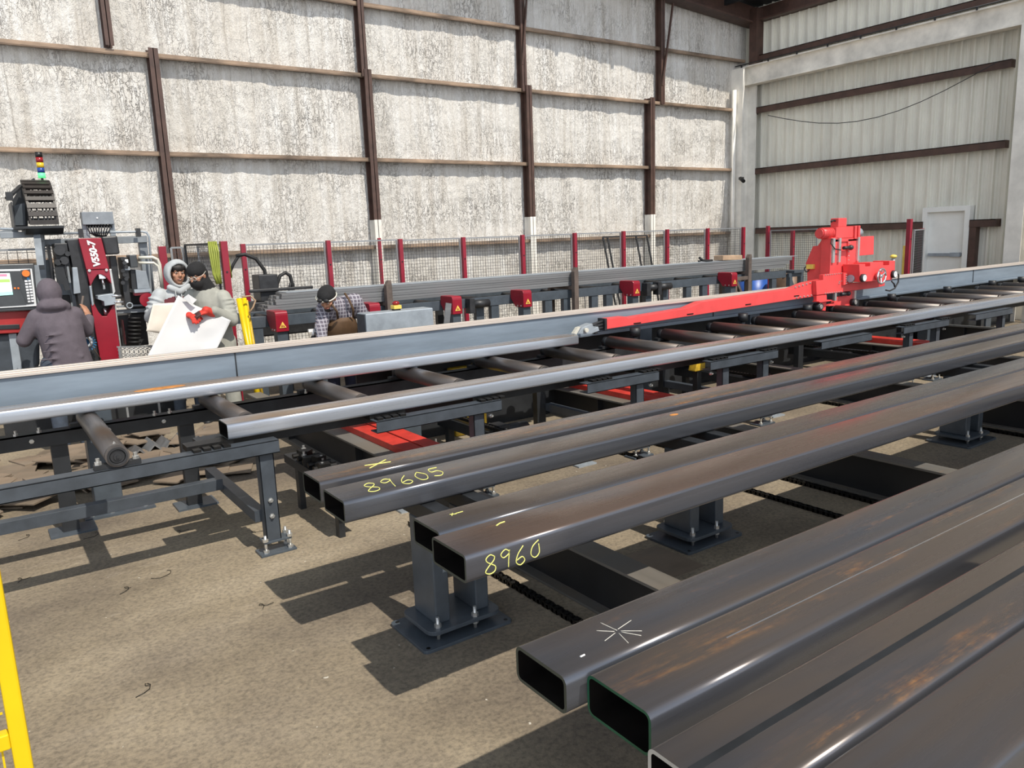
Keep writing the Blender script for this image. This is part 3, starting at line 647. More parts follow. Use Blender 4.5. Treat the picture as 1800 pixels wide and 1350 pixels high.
# ================================================================== CLUTTER UNDER THE CONVEYOR
cl=thing('chain_tensioner','greasy black chain tensioner with bright bolts beside the first cross beam','chain tensioner',(1.75,4.6,0))
m=MB(); m.box(1.72,1.88,4.35,5.45,0.30,0.36); m.box(1.73,1.77,4.5,4.56,0,0.30); m.box(1.73,1.77,5.2,5.26,0,0.30); obj('bracket',m,'frame_black',cl)
m=MB()
for k in range(9): m.rbox((1.76+0.02*(k%3),4.45+k*0.1,0.39+0.02*(k%2)),(0.07,0.07,0.06),(0,0,k)); m.cyl((1.72,4.45+k*0.1,0.385),(1.88,4.45+k*0.1,0.385),0.018,8)
obj('link_block',m,'chain_black',cl); m=MB()
for k in range(6): m.bolt((1.75+0.06*(k%2),4.42+k*0.17,0.41),0.017,0.035)
obj('bolt',m,'zinc',cl)
for i,(x,y0,y1,z) in enumerate(((3.42,4.75,6.1,0.30),(6.65,4.7,6.2,0.33),(8.80,4.75,6.2,0.33))):
    t=thing('transfer_chain',['oily transfer chain slanting in the dark left of the second cross beam','oily transfer chain and motor in front of the plain cross beam','oily transfer chain in the dark far right under the conveyor'][i],'transfer chain',(x,y0,0),'transfer chains under the conveyor')
    m=MB(); m.box(x-0.05,x+0.05,y0,y1,z-0.12,z-0.03); m.box(x-0.03,x+0.03,y0+0.1,y0+0.16,0,z-0.1); m.box(x-0.03,x+0.03,y1-0.16,y1-0.1,0,z-0.1); obj('chain_guide',m,'frame_black',t)
    m=MB(); y=y0
    while y<y1: m.rbox((x-0.02,y,z),(0.005,0.04,0.026)); m.rbox((x+0.02,y,z),(0.005,0.04,0.026)); m.cyl((x-0.024,y,z),(x+0.024,y,z),0.013,8); y+=0.042
    obj('chain_link',m,'chain_black',t)
    m=MB(); m.cyl((x+0.1,y0+0.5,0.22),(x+0.34,y0+0.5,0.22),0.085,18); m.box(x+0.02,x+0.12,y0+0.42,y0+0.58,0.0,0.32); obj('motor',m,'machine_dark',t)
    m=MB()
    for k in range(5): m.bolt((x+0.07,y0+0.15+0.25*k,z-0.03),0.016,0.03)
    obj('bolt',m,'zinc',t)
yb=MB(); yb.box(6.05,6.4,5.35,5.47,0,0.12); tag(obj('wood_block',yb,'wood'),'pale wooden block on the floor behind the second red channel','wood block')
yc=MB(); yc.prism([(5.86,0.46),(6.01,0.46),(6.01,0.60),(5.97,0.64),(5.90,0.60)],5.22,5.32); yt=thing('yellow_bracket','dirty yellow bracket on a dark post peeking out below the bright tube','bracket',(5.94,5.27,0)); obj('bracket_head',yc,'yellow_dirty',yt,0.01); obj('post',MB().box(5.91,5.97,5.24,5.30,0,0.46),'frame_black',yt)
yd=MB(); yd.box(3.62,3.98,6.20,6.31,0,0.66); tag(obj('yellow_cabinet',yd,'yellow_dirty',None,0.01),'stained yellow box under the bright gripped tube beyond the rollers','box')
# ================================================================== OFFCUTS ON THE FLOOR
random.seed(11)
lay=[]
k=0
for k in range(120):
    x=random.uniform(-0.9,2.0); y=random.uniform(6.45,8.4)
    if k<10: x=random.uniform(-1.2,0.2); y=random.uniform(6.5,7.2)
    if 0.30<x<1.0 and y<6.75: y+=0.5
    w=random.uniform(0.16,0.34); l=random.uniform(0.2,0.45); rz=random.uniform(-0.9,0.9); z=sum(0.014 for (a,b) in lay if abs(a-x)<0.28 and abs(b-y)<0.28)
    lay.append((x,y)); ch=random.random()
    M=Matrix.Rotation(rz,2)
    poly=[(-w/2,-l/2),(w/2,-l/2),(w/2,l/2-(0.08 if ch<0.4 else 0)),(w/2-(0.1 if ch<0.4 else 0.02),l/2),(-w/2,l/2)]
    m=MB(); m.prism([tuple(M@V(p)+V((x,y))) for p in poly],z+0.001,z+0.013,'z')
    tl=(random.uniform(-0.05,0.05),random.uniform(-0.06,0.06))
    for v in m.bm.verts: v.co.z+=max(0,(v.co.x-x)*tl[0]+(v.co.y-y)*tl[1]+0.012)
    tag(obj('steel_offcut',m,'scrap_steel'),'flat brown steel offcut in the scrap pile under the conveyor','offcut','flat steel offcuts heaped on the floor')
for i in range(6):
    x=1.06+i*0.135; y=7.45+0.03*(i%3); m=MB(); s=0.11+0.015*(i%2)
    m.prism([(x-s,0.002),(x,s),(x+s*0.98,0.002),(x+s*0.86,0.002),(x,s-0.016),(x-s*0.86,0.002)],y,y+0.38)
    tag(obj('angle_offcut',m,'bar_steel'),'short steel angle offcut standing like a roof, %s from the left in its row'%ORD[i+1],'angle offcut','row of angle offcuts on the floor')
for i,(x,y,r) in enumerate(((0.72,6.98,0.3),(0.45,6.75,-0.4))):
    m=MB(); m.prism([(-0.09,0.002),(0.0,0.12),(0.11,0.002),(0.095,0.002),(0,0.10),(-0.075,0.002)],0,0.22); bmesh.ops.rotate(m.bm,verts=m.bm.verts,cent=(0,0,0),matrix=Matrix.Rotation(r,3,'Z')); bmesh.ops.translate(m.bm,verts=m.bm.verts,vec=(x,y,0))
    tag(obj('angle_offcut',m,'scrap_steel'),['brown bent offcut standing on edge beside the nearest roller','brown folded offcut left of the nearest roller on the scrap heap'][i],'angle offcut')
# shavings
random.seed(5)
for i in range(9):
    x,y=((0.42,5.62),(0.05,5.9),(0.45,4.55),(1.0,3.85),(0.35,3.4),(-0.02,5.1),(1.3,4.95),(0.66,4.62),(0.9,5.3))[i]; m=MB(); a=random.uniform(0,6)
    m.tube([(x+0.03*math.cos(a+0.8*k)+0.012*k,y+0.03*math.sin(a+0.8*k)+0.006*k,0.004+0.003*(k%2)) for k in range(8)],0.0016,5)
    tag(obj('metal_shaving',m,'chain_black'),'curled dark metal shaving lying on the concrete','shaving','metal shavings scattered on the concrete')
# yellow safety gate at the lower left
gt=thing('safety_gate','bright yellow mesh safety gate at the lower left edge of the photo','safety gate',(-0.06,2.3,0))
obj('post',MB().box(-0.074,-0.032,2.29,2.332,0,1.95),'yellow_paint',gt,0.006)
obj('cross_rail',MB().box(-1.3,-0.074,2.293,2.328,0.565,0.61).box(-1.3,-0.074,2.293,2.328,1.90,1.95).box(-1.3,-0.074,2.293,2.328,0.05,0.10),'yellow_paint',gt,0.004)
m=MB()
for k in range(20): m.bar((-0.095-k*0.06,2.315,0.05),(-0.095-k*0.06,2.315,1.92),0.005)
for k in range(18): m.bar((-1.3,2.32,0.16+k*0.1),(-0.08,2.32,0.16+k*0.1),0.005)
obj('wire_mesh',m,'yellow_paint',gt)
# ================================================================== RED MEASURING CARRIAGE ON THE RAIL
gc=thing('measuring_carriage','red measuring carriage on the blue grey rail with a long arm and a handwheel','machine carriage',(9.1,5.9,1.10))
def q(x,y): return (1350+x/7.104,370+y/7.104)
def face(pts,y,depth,mat,name,par=gc,bevel=0.004,zoom=True,label=None):
    m=MB(); m.prism(XZ([q(*p) for p in pts] if zoom else pts,y),y,y+depth); return obj(name,m,mat,par,bevel,label=label)
arm=face([(1064,561),(1100,556.5),(1104,559),(1210,541.5),(1235,530.5),(1395,507),(1420,497),(1450,491),(1450,518),(1065,579)],5.85,0.12,'red_paint','arm',zoom=False)
m=MB()
for px,py in ((1120,568),(1213,552),(1315,535),(1400,520)):
    p=A(px,py,5.85); m.rbox((p.x,5.848,p.z),(0.10,0.006,0.012)); 
obj('slot',m,'chain_black',arm)
m=MB(); p0=A(1420,502,5.85); p1=A(1440,517,5.85)
for k in range(8):
    p=A(1398+k*6.5,505-k*1.9 if k<5 else 498-(k-4)*1.5,5.85); m.bolt((p.x,5.85,p.z),0.012,0.012,(0,-1,0)); p=A(1400+k*6.5,523-k*1.0,5.85); m.bolt((p.x,5.85,p.z),0.012,0.012,(0,-1,0))
obj('bolt',m,'zinc',arm)
m=MB(); m.prism(XZ([(1006,585),(1013,575),(1031,567.5),(1033,577),(1041,573),(1043,580),(1030,585),(1020,586)],5.78),5.69,5.79); cj=obj('gripper_jaw',m,'galv_grey',gc,0.003)
m=MB(); m.prism(XZ([(1004,586),(1011,575),(1016,574),(1009,587)],5.70),5.66,5.70); m.cyl((A(1018,579,5.78).x,5.66,A(1018,579,5.78).z),(A(1018,579,5.78).x,5.69,A(1018,579,5.78).z),0.022,12); obj('jaw_tip',m,'hose_cream',cj)
m=MB(); a=A(1041,576,5.85); b=A(1066,570,5.85)
for dz in (-0.035,0.0,0.035): m.cyl((a.x-0.05,5.86,a.z+dz*0.6),(b.x,5.88,b.z+dz),0.014,10)
m.box(b.x-0.03,b.x,5.84,5.95,b.z-0.06,b.z+0.06); m.box(a.x-0.06,a.x-0.02,5.74,5.92,a.z-0.05,a.z+0.04); obj('gripper_linkage',m,'machine_dark',gc,0.002)
# housing over the rail (its left side is seen obliquely)
hp=[(470,660),(560,445),(620,440),(680,350),(790,350),(790,800),(600,890),(490,900),(485,720)]
yz=[(y,max(z,1.115)) for y,z in YZ([q(*p) for p in hp],9.10)]
m=MB(); m.prism(yz,9.10,9.72,'x'); hs=obj('housing',m,'red_paint',gc,0.006)
m=MB(); p=Bx(*q(545,700),9.10); m.box(9.05,9.10,p.y-0.05,p.y+0.05,p.z-0.03,p.z+0.03); obj('limit_switch',m,'warn_yellow',hs,0.004)
m=MB(); p=Bx(*q(490,730),9.08); m.torus((9.07,p.y,p.z),(1,0,0),0.035,0.007,16,6); obj('cable',m,'rubber_black',hs)
# column
c0_=A(*q(790,340),5.84); c1_=A(*q(1130,330),5.84); zt=c0_.z; zb=A(*q(790,800),5.84).z
m=MB(); xl,xr=c0_.x,c1_.x; wd=xr-xl
m.box(xl,xl+wd*0.30,5.84,5.98,zb,zt); m.box(xl+wd*0.62,xr,5.84,5.98,zb,zt-0.03); m.box(xl+wd*0.3,xl+wd*0.62,5.94,5.98,zb,zt-0.05); m.box(xl+wd*0.3,xl+wd*0.62,5.86,5.98,zb,zb+0.22); cm=obj('column',m,'red_paint',gc,0.004)
m=MB()
for f in (0.02,0.235,0.93): m.box(xl+wd*f,xl+wd*f+0.045,5.815,5.845,zb+0.15,zt-0.01)
obj('guide_rail',m,'zinc',cm)
m=MB()
for k in range(9):
    m.bolt((xr-0.005,5.84,zt-0.08-k*0.055),0.010,0.01,(0,-1,0)); m.bolt((xl+wd*0.66,5.84,zt-0.08-k*0.055),0.010,0.01,(0,-1,0))
obj('bolt',m,'zinc',cm)
m=MB(); m.cyl((xl+wd*0.46,5.90,zb+0.2),(xl+wd*0.46,5.90,zt-0.04),0.016,12); obj('lead_screw',m,'chrome',cm)
m=MB(); p=A(*q(965,465),5.84); m.cyl((p.x-0.10,5.80,p.z),(p.x+0.03,5.80,p.z),0.022,12); m.ell((p.x+0.06,5.80,p.z),(0.04,0.035,0.035)); obj('clamp_knob',m,'machine_dark',cm)
pp=XZ([q(1138,330),q(1325,318),q(1320,550),q(1138,565)],5.88); m=MB(); m.prism(pp,5.88,5.98); obj('cover_plate',m,'red_paint',gc,0.005)
# drive on top
a=A(*q(665,287),5.90); b=A(*q(800,280),5.90); m=MB(); m.cyl((a.x,5.92,a.z),(b.x,5.92,a.z),0.068,20); m.cyl((a.x-0.02,5.92,a.z),(a.x,5.92,a.z),0.058,20)
for k in range(6): m.ring((a.x+0.05+k*0.03,5.92,a.z),(a.x+0.06+k*0.03,5.92,a.z),0.073,0.06,20)
mo=obj('motor',m,'red_paint',gc)
e=A(*q(1100,280),5.90); m=MB(); m.box(b.x,e.x-0.16,5.84,6.0,a.z-0.075,a.z+0.07); m.cyl((e.x-0.17,5.92,a.z-0.03),(e.x,5.92,a.z-0.03),0.075,18); m.box(e.x-0.15,e.x-0.11,5.82,6.0,a.z-0.09,a.z+0.08); m.box(e.x-0.07,e.x-0.03,5.82,6.0,a.z-0.09,a.z+0.08); m.box(b.x-0.02,e.x+0.02,5.84,6.02,a.z-0.12,a.z-0.075); obj('gearbox',m,'red_paint',gc,0.008)
t0,t1_=A(*q(838,180),5.90),A(*q(942,180),5.90); m=MB(); m.box(t0.x,t1_.x,5.85,5.97,a.z+0.065,a.z+0.185); tb=obj('terminal_box',m,'red_paint',gc,0.012)
m=MB(); m.tube([(t0.x,5.9,a.z+0.15),(t0.x-0.05,5.9,a.z+0.16),(t0.x-0.09,5.9,a.z+0.14)],0.012,6); obj('cable_gland',m,'rubber_black',tb)
m=MB(); m.cyl((e.x,5.92,a.z-0.01),(e.x+0.10,5.92,a.z-0.01),0.06,18); m.cyl((e.x+0.10,5.92,a.z-0.01),(e.x+0.13,5.92,a.z-0.01),0.045,18); obj('encoder',m,'galv_grey',gc)
m=MB(); m.tube([(b.x-0.1,5.84,a.z-0.07),(b.x-0.14,5.82,a.z-0.13),(b.x-0.08,5.80,a.z-0.2),(b.x+0.05,5.80,a.z-0.22)],0.007,6); obj('cable',m,'rubber_black',gc)
# slotted table standing forward of the column
YF=5.60
fp_=XZ([q(*p) for p in [(1140,672),(1215,667),(1215,702),(1277,697),(1277,652),(1440,642),(1440,688),(1515,682),(1515,630),(1588,625),(1585,770),(1545,868),(1150,895)]],YF)
m=MB(); m.prism(fp_,YF,5.83); obj('slotted_table',m,'red_paint',gc,0.004)
p=A(*q(1410,820),YF-0.05); m=MB(); m.torus((p.x,YF-0.06,p.z),(0,1,0),0.095,0.013,28,8)
for k in range(3): m.cyl((p.x,YF-0.05,p.z),(p.x+0.09*math.cos(0.5+k*2.094),YF-0.06,p.z+0.09*math.sin(0.5+k*2.094)),0.010,8)
m.cyl((p.x,YF,p.z),(p.x,YF-0.07,p.z),0.022,12); m.cyl((p.x-0.07,YF-0.06,p.z+0.07),(p.x-0.07,YF-0.11,p.z+0.07),0.011,8); obj('handwheel',m,'chrome',gc)
m=MB(); p2=A(*q(1300,800),YF); m.cyl((p.x-0.02,YF,p.z),(p.x-0.02,YF-0.03,p.z),0.05,18); obj('wheel_boss',m,'red_paint',gc)
for (zx,zy) in ((1170,842),(1555,795)):
    g=A(*q(zx,zy),YF); m=MB(); m.cyl((g.x,YF,g.z),(g.x,YF-0.04,g.z),0.050,20); d=obj('dial_gauge',m,'machine_dark',gc); m=MB(); m.cyl((g.x,YF-0.04,g.z),(g.x,YF-0.044,g.z),0.041,20); m.box(g.x-0.003,g.x+0.003,YF-0.05,YF-0.04,g.z,g.z+0.03); obj('dial_face',m,'white_panel',d)
g=A(*q(1555,795),YF); m=MB(); m.tube([(g.x+0.05,YF-0.02,g.z+0.03),(g.x+0.10,YF-0.03,g.z-0.02),(g.x+0.10,YF-0.03,g.z-0.11),(g.x+0.02,YF-0.03,g.z-0.19),(g.x-0.10,YF-0.03,g.z-0.215),(g.x-0.18,YF-0.02,g.z-0.20)],0.010,8); m.tube([(g.x-0.05,YF-0.02,g.z-0.09),(g.x-0.0,YF-0.03,g.z-0.13),(g.x+0.02,YF-0.03,g.z-0.17)],0.010,8); obj('hose',m,'rubber_black',gc)
a=A(*q(1030,850),5.72); b=A(*q(1140,850),5.72); m=MB(); m.cyl((a.x,5.72,a.z),(b.x,5.72,b.z-0.01),0.035,16); m.cyl((a.x-0.01,5.72,a.z),(a.x+0.03,5.72,a.z),0.048,16); obj('clamp_cylinder',m,'galv_grey',gc)
# front blocks and lower beam
bk=face([(690,802),(940,775),(940,1020),(700,1045),(610,1058),(600,880),(690,870)],5.79,0.06,'red_paint','front_block')
b2_=face([(945,780),(1030,775),(1035,905),(945,935)],5.76,0.09,'red_paint','clamp_block')
face([(940,940),(1035,905),(1150,900),(1290,885),(1455,868),(1460,940),(1350,965),(930,1016)],5.80,0.06,'red_paint','lower_beam')
m=MB()
for k in range(8): 
    p=A(*q(715+k*28,806-k*3.2),5.79); m.bolt((p.x,5.79,p.z),0.009,0.01,(0,-1,0)); p=A(*q(715+k*28,1035-k*3.2),5.79); m.bolt((p.x,5.79,p.z),0.009,0.01,(0,-1,0))
for zx,zy in ((890,890),(920,880),(885,910)): p=A(*q(zx,zy),5.79); m.bolt((p.x,5.79,p.z),0.010,0.012,(0,-1,0))
obj('bolt',m,'zinc',bk)
m=MB()
for k in range(5): p=A(*q(975,800+k*28),5.76); m.bolt((p.x,5.76,p.z),0.009,0.012,(0,-1,0)); p=A(*q(1012,800+k*25),5.76); m.bolt((p.x,5.76,p.z),0.009,0.012,(0,-1,0))
obj('bolt',m,'zinc',b2_)
face([(608,1062),(735,1048),(735,1115),(720,1255),(655,1245),(650,1150),(610,1130)],5.80,0.05,'red_paint','hanger_plate')
face([(640,1135),(800,1115),(800,1130),(645,1150)],5.74,0.10,'red_paint','stop_plate')
face([(865,1080),(975,1060),(1000,1010),(1085,1000),(1085,1190),(760,1195),(770,1175),(820,1160)],5.82,0.05,'red_paint','hanger_plate')
m=MB()
for zx,zy0,zy1 in ((840,1030,1125),(1085,1000,1120)):
    a=A(*q(zx,zy0),5.80); b=A(*q(zx,zy1),5.80); m.box(a.x-0.022,a.x+0.022,5.79,5.82,b.z,a.z)
obj('guide_rail',m,'zinc',gc)
m=MB(); p=A(*q(960,1040),5.80); m.cyl((p.x-0.12,5.78,p.z),(p.x+0.02,5.78,p.z),0.022,12); m.ell((p.x+0.05,5.78,p.z),(0.035,0.03,0.03)); obj('clamp_knob',m,'machine_dark',gc)
m=MB()
for zx,zy in ((615,1200),(1060,1145)):
    p=A(*q(zx,zy),5.80); m.cyl((p.x,5.74,p.z),(p.x,5.84,p.z),0.045,18)
gr=obj('guide_wheel',m,'machine_dark',gc)
m=MB()
for zx,zy in ((630,1200),(1060,1145)):
    p=A(*q(zx,zy),5.78); m.cyl((p.x,5.735,p.z),(p.x,5.742,p.z),0.028,14)
obj('wheel_cap',m,'zinc',gr)
# ================================================================== REAR LINE: CONVEYOR, MOTOR HOODS, STACKED BARS
rc_=thing('outfeed_conveyor','dark grey conveyor line beyond the rail carrying the long bar stack','conveyor frame',(2.5,8.9,0))
m=MB(); m.box(2.55,12.6,9.02,9.12,0.93,1.06); m.box(2.55,12.6,9.75,9.85,0.93,1.06); obj('side_beam',m,'stand_paint',rc_,0.004)
for x in (2.62,3.4,4.5,4.85,5.7,5.95,6.9,7.25,7.8,8.1,8.95,9.35,9.9,10.3,10.9,11.5,12.2):
    obj('leg',MB().box(x,x+0.13,9.03,9.11,0,0.93),'stand_paint',rc_,0.003)
for x in (3.2,5.5,7.5,9.6,11.7): obj('leg',MB().box(x,x+0.10,9.76,9.84,0,0.93),'frame_black',rc_)
m=MB(); m.box(2.6,12.5,9.06,9.09,0.55,0.60); obj('tie_bar',m,'stake_brown',rc_)
m=MB()
for k in range(13): m.cyl((2.9+k*0.75,9.12,1.0),(2.9+k*0.75,9.75,1.0),0.045,14)
obj('roller',m,'machine_dark',rc_)
m=MB()
for x in (5.72,9.05,9.3): m.cyl((x-0.12,8.96,0.98),(x+0.14,8.96,0.98),0.055,14); m.box(x-0.2,x-0.12,8.9,9.02,0.86,1.06)
obj('drive_motor',m,'machine_dark',rc_)
mh=None
for i,x in enumerate((2.80,3.96,5.13,6.27,8.36,10.66)):
    lab='dark red motor hood with a warning triangle, %s from the left along the rear conveyor'%ORD[i+1]
    if mh is None:
        mh=thing('motor_hood',lab,'machine cover',(x,8.7,0),'red motor hoods along the rear conveyor')
        pr=[(8.70,0.895),(8.70,1.085)]+[(8.74-0.04*math.cos(a),1.09+0.04*math.sin(a)) for a in (0.4,0.8,1.2,1.57)]+[(9.015,1.13),(9.015,1.02),(8.90,0.895)]
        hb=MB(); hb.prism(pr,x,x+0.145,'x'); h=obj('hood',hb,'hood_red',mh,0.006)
        w=MB(); w.prism([(x+0.035,0.94),(x+0.115,0.94),(x+0.075,1.01)],8.694,8.699); s=obj('warning_sign',w,'warn_yellow',h)
        w=MB(); w.prism([(x+0.055,0.951),(x+0.072,0.951),(x+0.066,0.985)],8.690,8.6935); w.prism([(x+0.080,0.951),(x+0.096,0.951),(x+0.080,0.975)],8.690,8.6935); obj('sign_symbol',w,'hood_red',s)
        b=MB()
        for yy in (8.76,8.84): b.bolt((x,yy,0.915),0.012,0.01,(-1,0,0))
        obj('bolt',b,'zinc',h)
        obj('leg',MB().box(x+0.015,x+0.14,8.73,8.86,0,0.895),'stand_paint',mh,0.004)
    else: dup(mh,(x,8.7,0),lab)
random.seed(3); b0=None
for L in range(6):
    for k in range(5):
        y=9.00+0.004*(L%2)+k*0.075; z=1.115+L*0.0325; xs=2.80+L*0.045+random.uniform(-0.03,0.03); 
        if b0 is None:
            m=MB(); m.prism([(0,0.001),(0.073,0.001),(0.073,0.0315),(0,0.0315)],0,9.75,'x'); mm=m; bm=mm.bm
            bmesh.ops.translate(bm,verts=bm.verts,vec=(xs,y,z)); b0=obj('steel_bar',mm,'bar_steel'); tag(b0,'long dark steel bar in the layered stack on the rear conveyor','steel bar','bars stacked on the rear conveyor'); BO=b0.location-V((xs,y,z))
        else:
            d=b0.copy(); C.objects.link(d); d.location=V((xs,y,z))+BO
m=MB(); m.prism([(9.02,1.312),(9.36,1.312),(9.36,1.318),(9.02,1.318)],3.06,12.95,'x'); tag(obj('steel_strip',m,'galv_grey'),'thin pale steel strip lying on top of the layered bar stack','steel strip')
for i,(px,py,diag) in enumerate(((681,493,False),(1010,470,False),(1316,447,True))):
    p=A(px,py,8.92); x=p.x
    t=thing('stake_stand','brown steel stake holding the bar stack, '+('left of the yellow topped button box' if i==0 else 'standing above the second last red hood' if i==1 else 'with a slanting brace, near the blue barrel'),'stake stand',(x,8.92,0),'brown stakes holding the bar stack')
    obj('stake',MB().box(x-0.04,x+0.04,8.88,8.955,0,p.z-0.06).prism([(x-0.04,p.z-0.06),(x+0.04,p.z-0.06),(x+0.03,p.z),(x+0.0,p.z)],8.88,8.955),'stake_brown',t,0.003)
    obj('rear_post',MB().box(x-0.04,x+0.04,9.46,9.54,0,1.06),'stake_brown',t,0.003)
    obj('arm',MB().box(x-0.04,x+0.04,8.955,9.54,1.062,1.112),'stake_brown',t,0.003)
    if diag:
        m=MB(); m.box(x-0.42,x-0.34,8.88,8.95,0,1.03); m.box(x-0.34,x-0.04,8.89,8.94,0.97,1.03); m.bar((x-0.34,8.915,0.95),(x-0.05,8.915,0.5),0.06,0.05); obj('brace',m,'stake_brown',t,0.003)
m=MB(); m.cyl((13.28,10.3,0),(13.28,10.3,0.88),0.29,24); 
for z in (0.3,0.6): m.ring((13.28,10.3,z),(13.28,10.3,z+0.02),0.30,0.28,24)
tag(obj('blue_barrel',m,'barrel_blue'),'blue plastic barrel behind the slanting brace of a brown stake','barrel')
m=MB(); m.cyl((13.44,9.6,0),(13.44,9.6,0.95),0.25,24)
for z in (0.02,0.33,0.62,0.93): m.ring((13.44,9.6,z),(13.44,9.6,z+0.025),0.265,0.24,24)
tag(obj('steel_drum',m,'barrel_brown'),'rusty brown steel drum left of the red carriage','barrel')
cd=MB(); p=A(1280,455,9.15); cd.rbox((p.x,9.15,1.318+0.045),(0.55,0.2,0.085),(0,0.03,0.05)); tag(obj('cardboard_piece',cd,'cardboard',None,0.01),'crumpled tan cardboard lying on top of the bar stack','cardboard')
cs=MB(); p=A(1238,458,9.15); cs.tube([(p.x-0.18,9.1,1.40),(p.x-0.1,9.1,1.35),(p.x+0.05,9.12,1.335),(p.x+0.2,9.15,1.335)],0.022,6); cs.tube([(p.x-0.2,9.1,1.34),(p.x-0.1,9.12,1.35)],0.015,6); tag(obj('black_strap',cs,'rubber_black'),'black strap end on the bar stack left of the cardboard','strap')
fx=MB(); fx.box(12.75,13.05,8.95,9.3,1.0,1.05); fx.box(12.66,13.1,9.0,9.05,0.93,1.0)
for x in (12.66,13.0): fx.box(x,x+0.08,8.98,9.06,0,0.93)
fx.bar((12.72,9.02,0.9),(13.0,9.02,0.4),0.05); tag(obj('end_support',fx,'stand_paint'),'grey end support under the right end of the bar stack','support stand')
# grey hollow block with emergency stop box, and a leaning plate
gb_=MB(); 
p0=A(629,585,7.4); p1=A(763,572,7.4); X0,X1=p0.x,p1.x
bx=thing('beam_block','grey steel box section block behind the rail, beside the bending man','steel block',((X0+X1)/2,7.4,0.0))
m=MB(); m.box(X0+0.1,X1,7.4,7.62,0.84,1.135); obj('box_section',m,'galv_grey',bx,0.012); m=MB(); m.box(X0+0.092,X0+0.10,7.41,7.61,0.85,1.125); obj('end_plate',m,'frame_paint',bx)
for x in (X0+0.2,X1-0.2): obj('leg',MB().box(x-0.04,x+0.04,7.45,7.57,0,0.84),'stand_paint',bx)
p=A(697,551,7.5); es_=thing('stop_button_box','yellow box with a round red emergency stop on the grey block','emergency stop',(p.x,7.5,1.135))
obj('housing',MB().box(p.x-0.045,p.x+0.045,7.455,7.545,1.15,1.19),'warn_yellow',es_,0.006); obj('base',MB().box(p.x-0.035,p.x+0.035,7.465,7.535,1.135,1.15),'rubber_black',es_); m=MB(); m.cyl((p.x,7.5,1.19),(p.x,7.5,1.205),0.03,16); m.ell((p.x,7.5,1.21),(0.04,0.04,0.025)); obj('mushroom_button',m,'lamp_red',es_)
m=MB(); a=A(790,533,7.7); b=A(778,575,7.7); m.bar((a.x,7.72,a.z),(b.x-0.12,7.68,0.0),0.075,0.012); tag(obj('leaning_plate',m,'bar_steel'),'narrow grey steel flat leaning in front of a red hood','steel flat')
# ================================================================== RED POST FENCE
def fence_post(x,y,h,label,w=0.062):
    t=thing('fence_post',label,'fence post',(x,y,0),'red posts of the safety fence')
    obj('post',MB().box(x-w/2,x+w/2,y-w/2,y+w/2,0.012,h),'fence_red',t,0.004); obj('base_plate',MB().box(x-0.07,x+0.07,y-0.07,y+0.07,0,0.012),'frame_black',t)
    m=MB(); m.bolt((x,y-w/2,h-0.35),0.012,0.012,(0,-1,0)); m.bolt((x,y-w/2,0.5),0.012,0.012,(0,-1,0)); obj('bolt',m,'machine_dark',t)
    return t
FX=[3.18,4.42,5.60,6.75,7.95,9.12,10.32,11.5,12.69,13.83]
HT=[A(*p,11.0).z for p in ((445,428),(592,422),(717,419.5),(825,416.5),(928,412.5),(1018,409),(1102,406),(1178,403),(1248,401),(1310,399))]
for i,x in enumerate(FX): fence_post(x,11.0,HT[i],'dark red fence post in front of the foam wall, %s from the left'%ORD[i+1])
fence_post(5.65,11.85,1.93,'thin red post further back, just left of the third fence post',0.05)
def mesh_panel(a,b,z0,z1,label,pitch=0.05,wire='mesh_wire',frame='mesh_wire_light',r=0.0042):
    a,b=V((a[0],a[1],0)),V((b[0],b[1],0)); L=(b-a).length; d=(b-a)/L
    t=thing('mesh_panel',label,'mesh fence panel',((a.x+b.x)/2,(a.y+b.y)/2,0),'wire mesh panels of the safety fence')
    m=MB(); k=0
    while k*pitch<L: p=a+d*(k*pitch); m.bar((p.x,p.y,z0),(p.x,p.y,z1),r); k+=1
    k=0
    while z0+k*pitch<z1: m.bar((a.x,a.y,z0+k*pitch),(b.x,b.y,z0+k*pitch),r); k+=1
    obj('wire_mesh',m,wire,t)
    m=MB(); m.bar((a.x,a.y,z1),(b.x,b.y,z1),0.022); m.bar((a.x,a.y,z0),(b.x,b.y,z0),0.022); m.bar((a.x,a.y,z0-0.08),(a.x,a.y,z1),0.024); m.bar((b.x,b.y,z0-0.08),(b.x,b.y,z1),0.024); obj('panel_frame',m,frame,t)
    return t
for i in range(9): mesh_panel((FX[i]+0.045,11.04),(FX[i+1]-0.045,11.04),0.10,(HT[i]+HT[i+1])/2-0.02,'wire mesh fence panel between the %s and %s red posts from the left'%(ORD[i+1],ORD[i+2]))
fence_post(13.80,10.35,A(1350,397,10.35).z,'dark red fence post right of the building corner, tallest there')
fence_post(15.0,10.6,1.78,'dark red fence post just left of the red carriage, against the ribbed wall',0.07)
fence_post(13.80,7.37,A(1597,385,7.37).z,'red fence post standing left of the white door',0.075)
fence_post(14.9,7.72,1.74,'purplish red post in the shade close to the white door frame',0.07)
mesh_panel((13.84,7.30),(14.86,7.66),0.1,1.72,'mesh panel between the red and the purplish post left of the white door',0.045)
mesh_panel((13.80,10.28),(13.80,9.2),0.1,1.80,'mesh panel on the ribbed wall side, left of the red carriage',0.045)
yp=thing('yellow_bollard','yellow post with a ball head beside the red post by the white door','bollard',(13.65,7.55,0))
obj('pole',MB().cyl((13.65,7.55,0),(13.65,7.55,1.25),0.03,12),'galv_grey',yp); m=MB(); m.ell((13.65,7.55,1.27),(0.06,0.06,0.035)); obj('head',m,'warn_yellow',yp)
yq=MB(); yq.box(13.88,13.93,7.43,7.51,0,1.45); tag(obj('yellow_guard',yq,'warn_yellow'),'yellow guard strip behind the red post near the white door','guard')
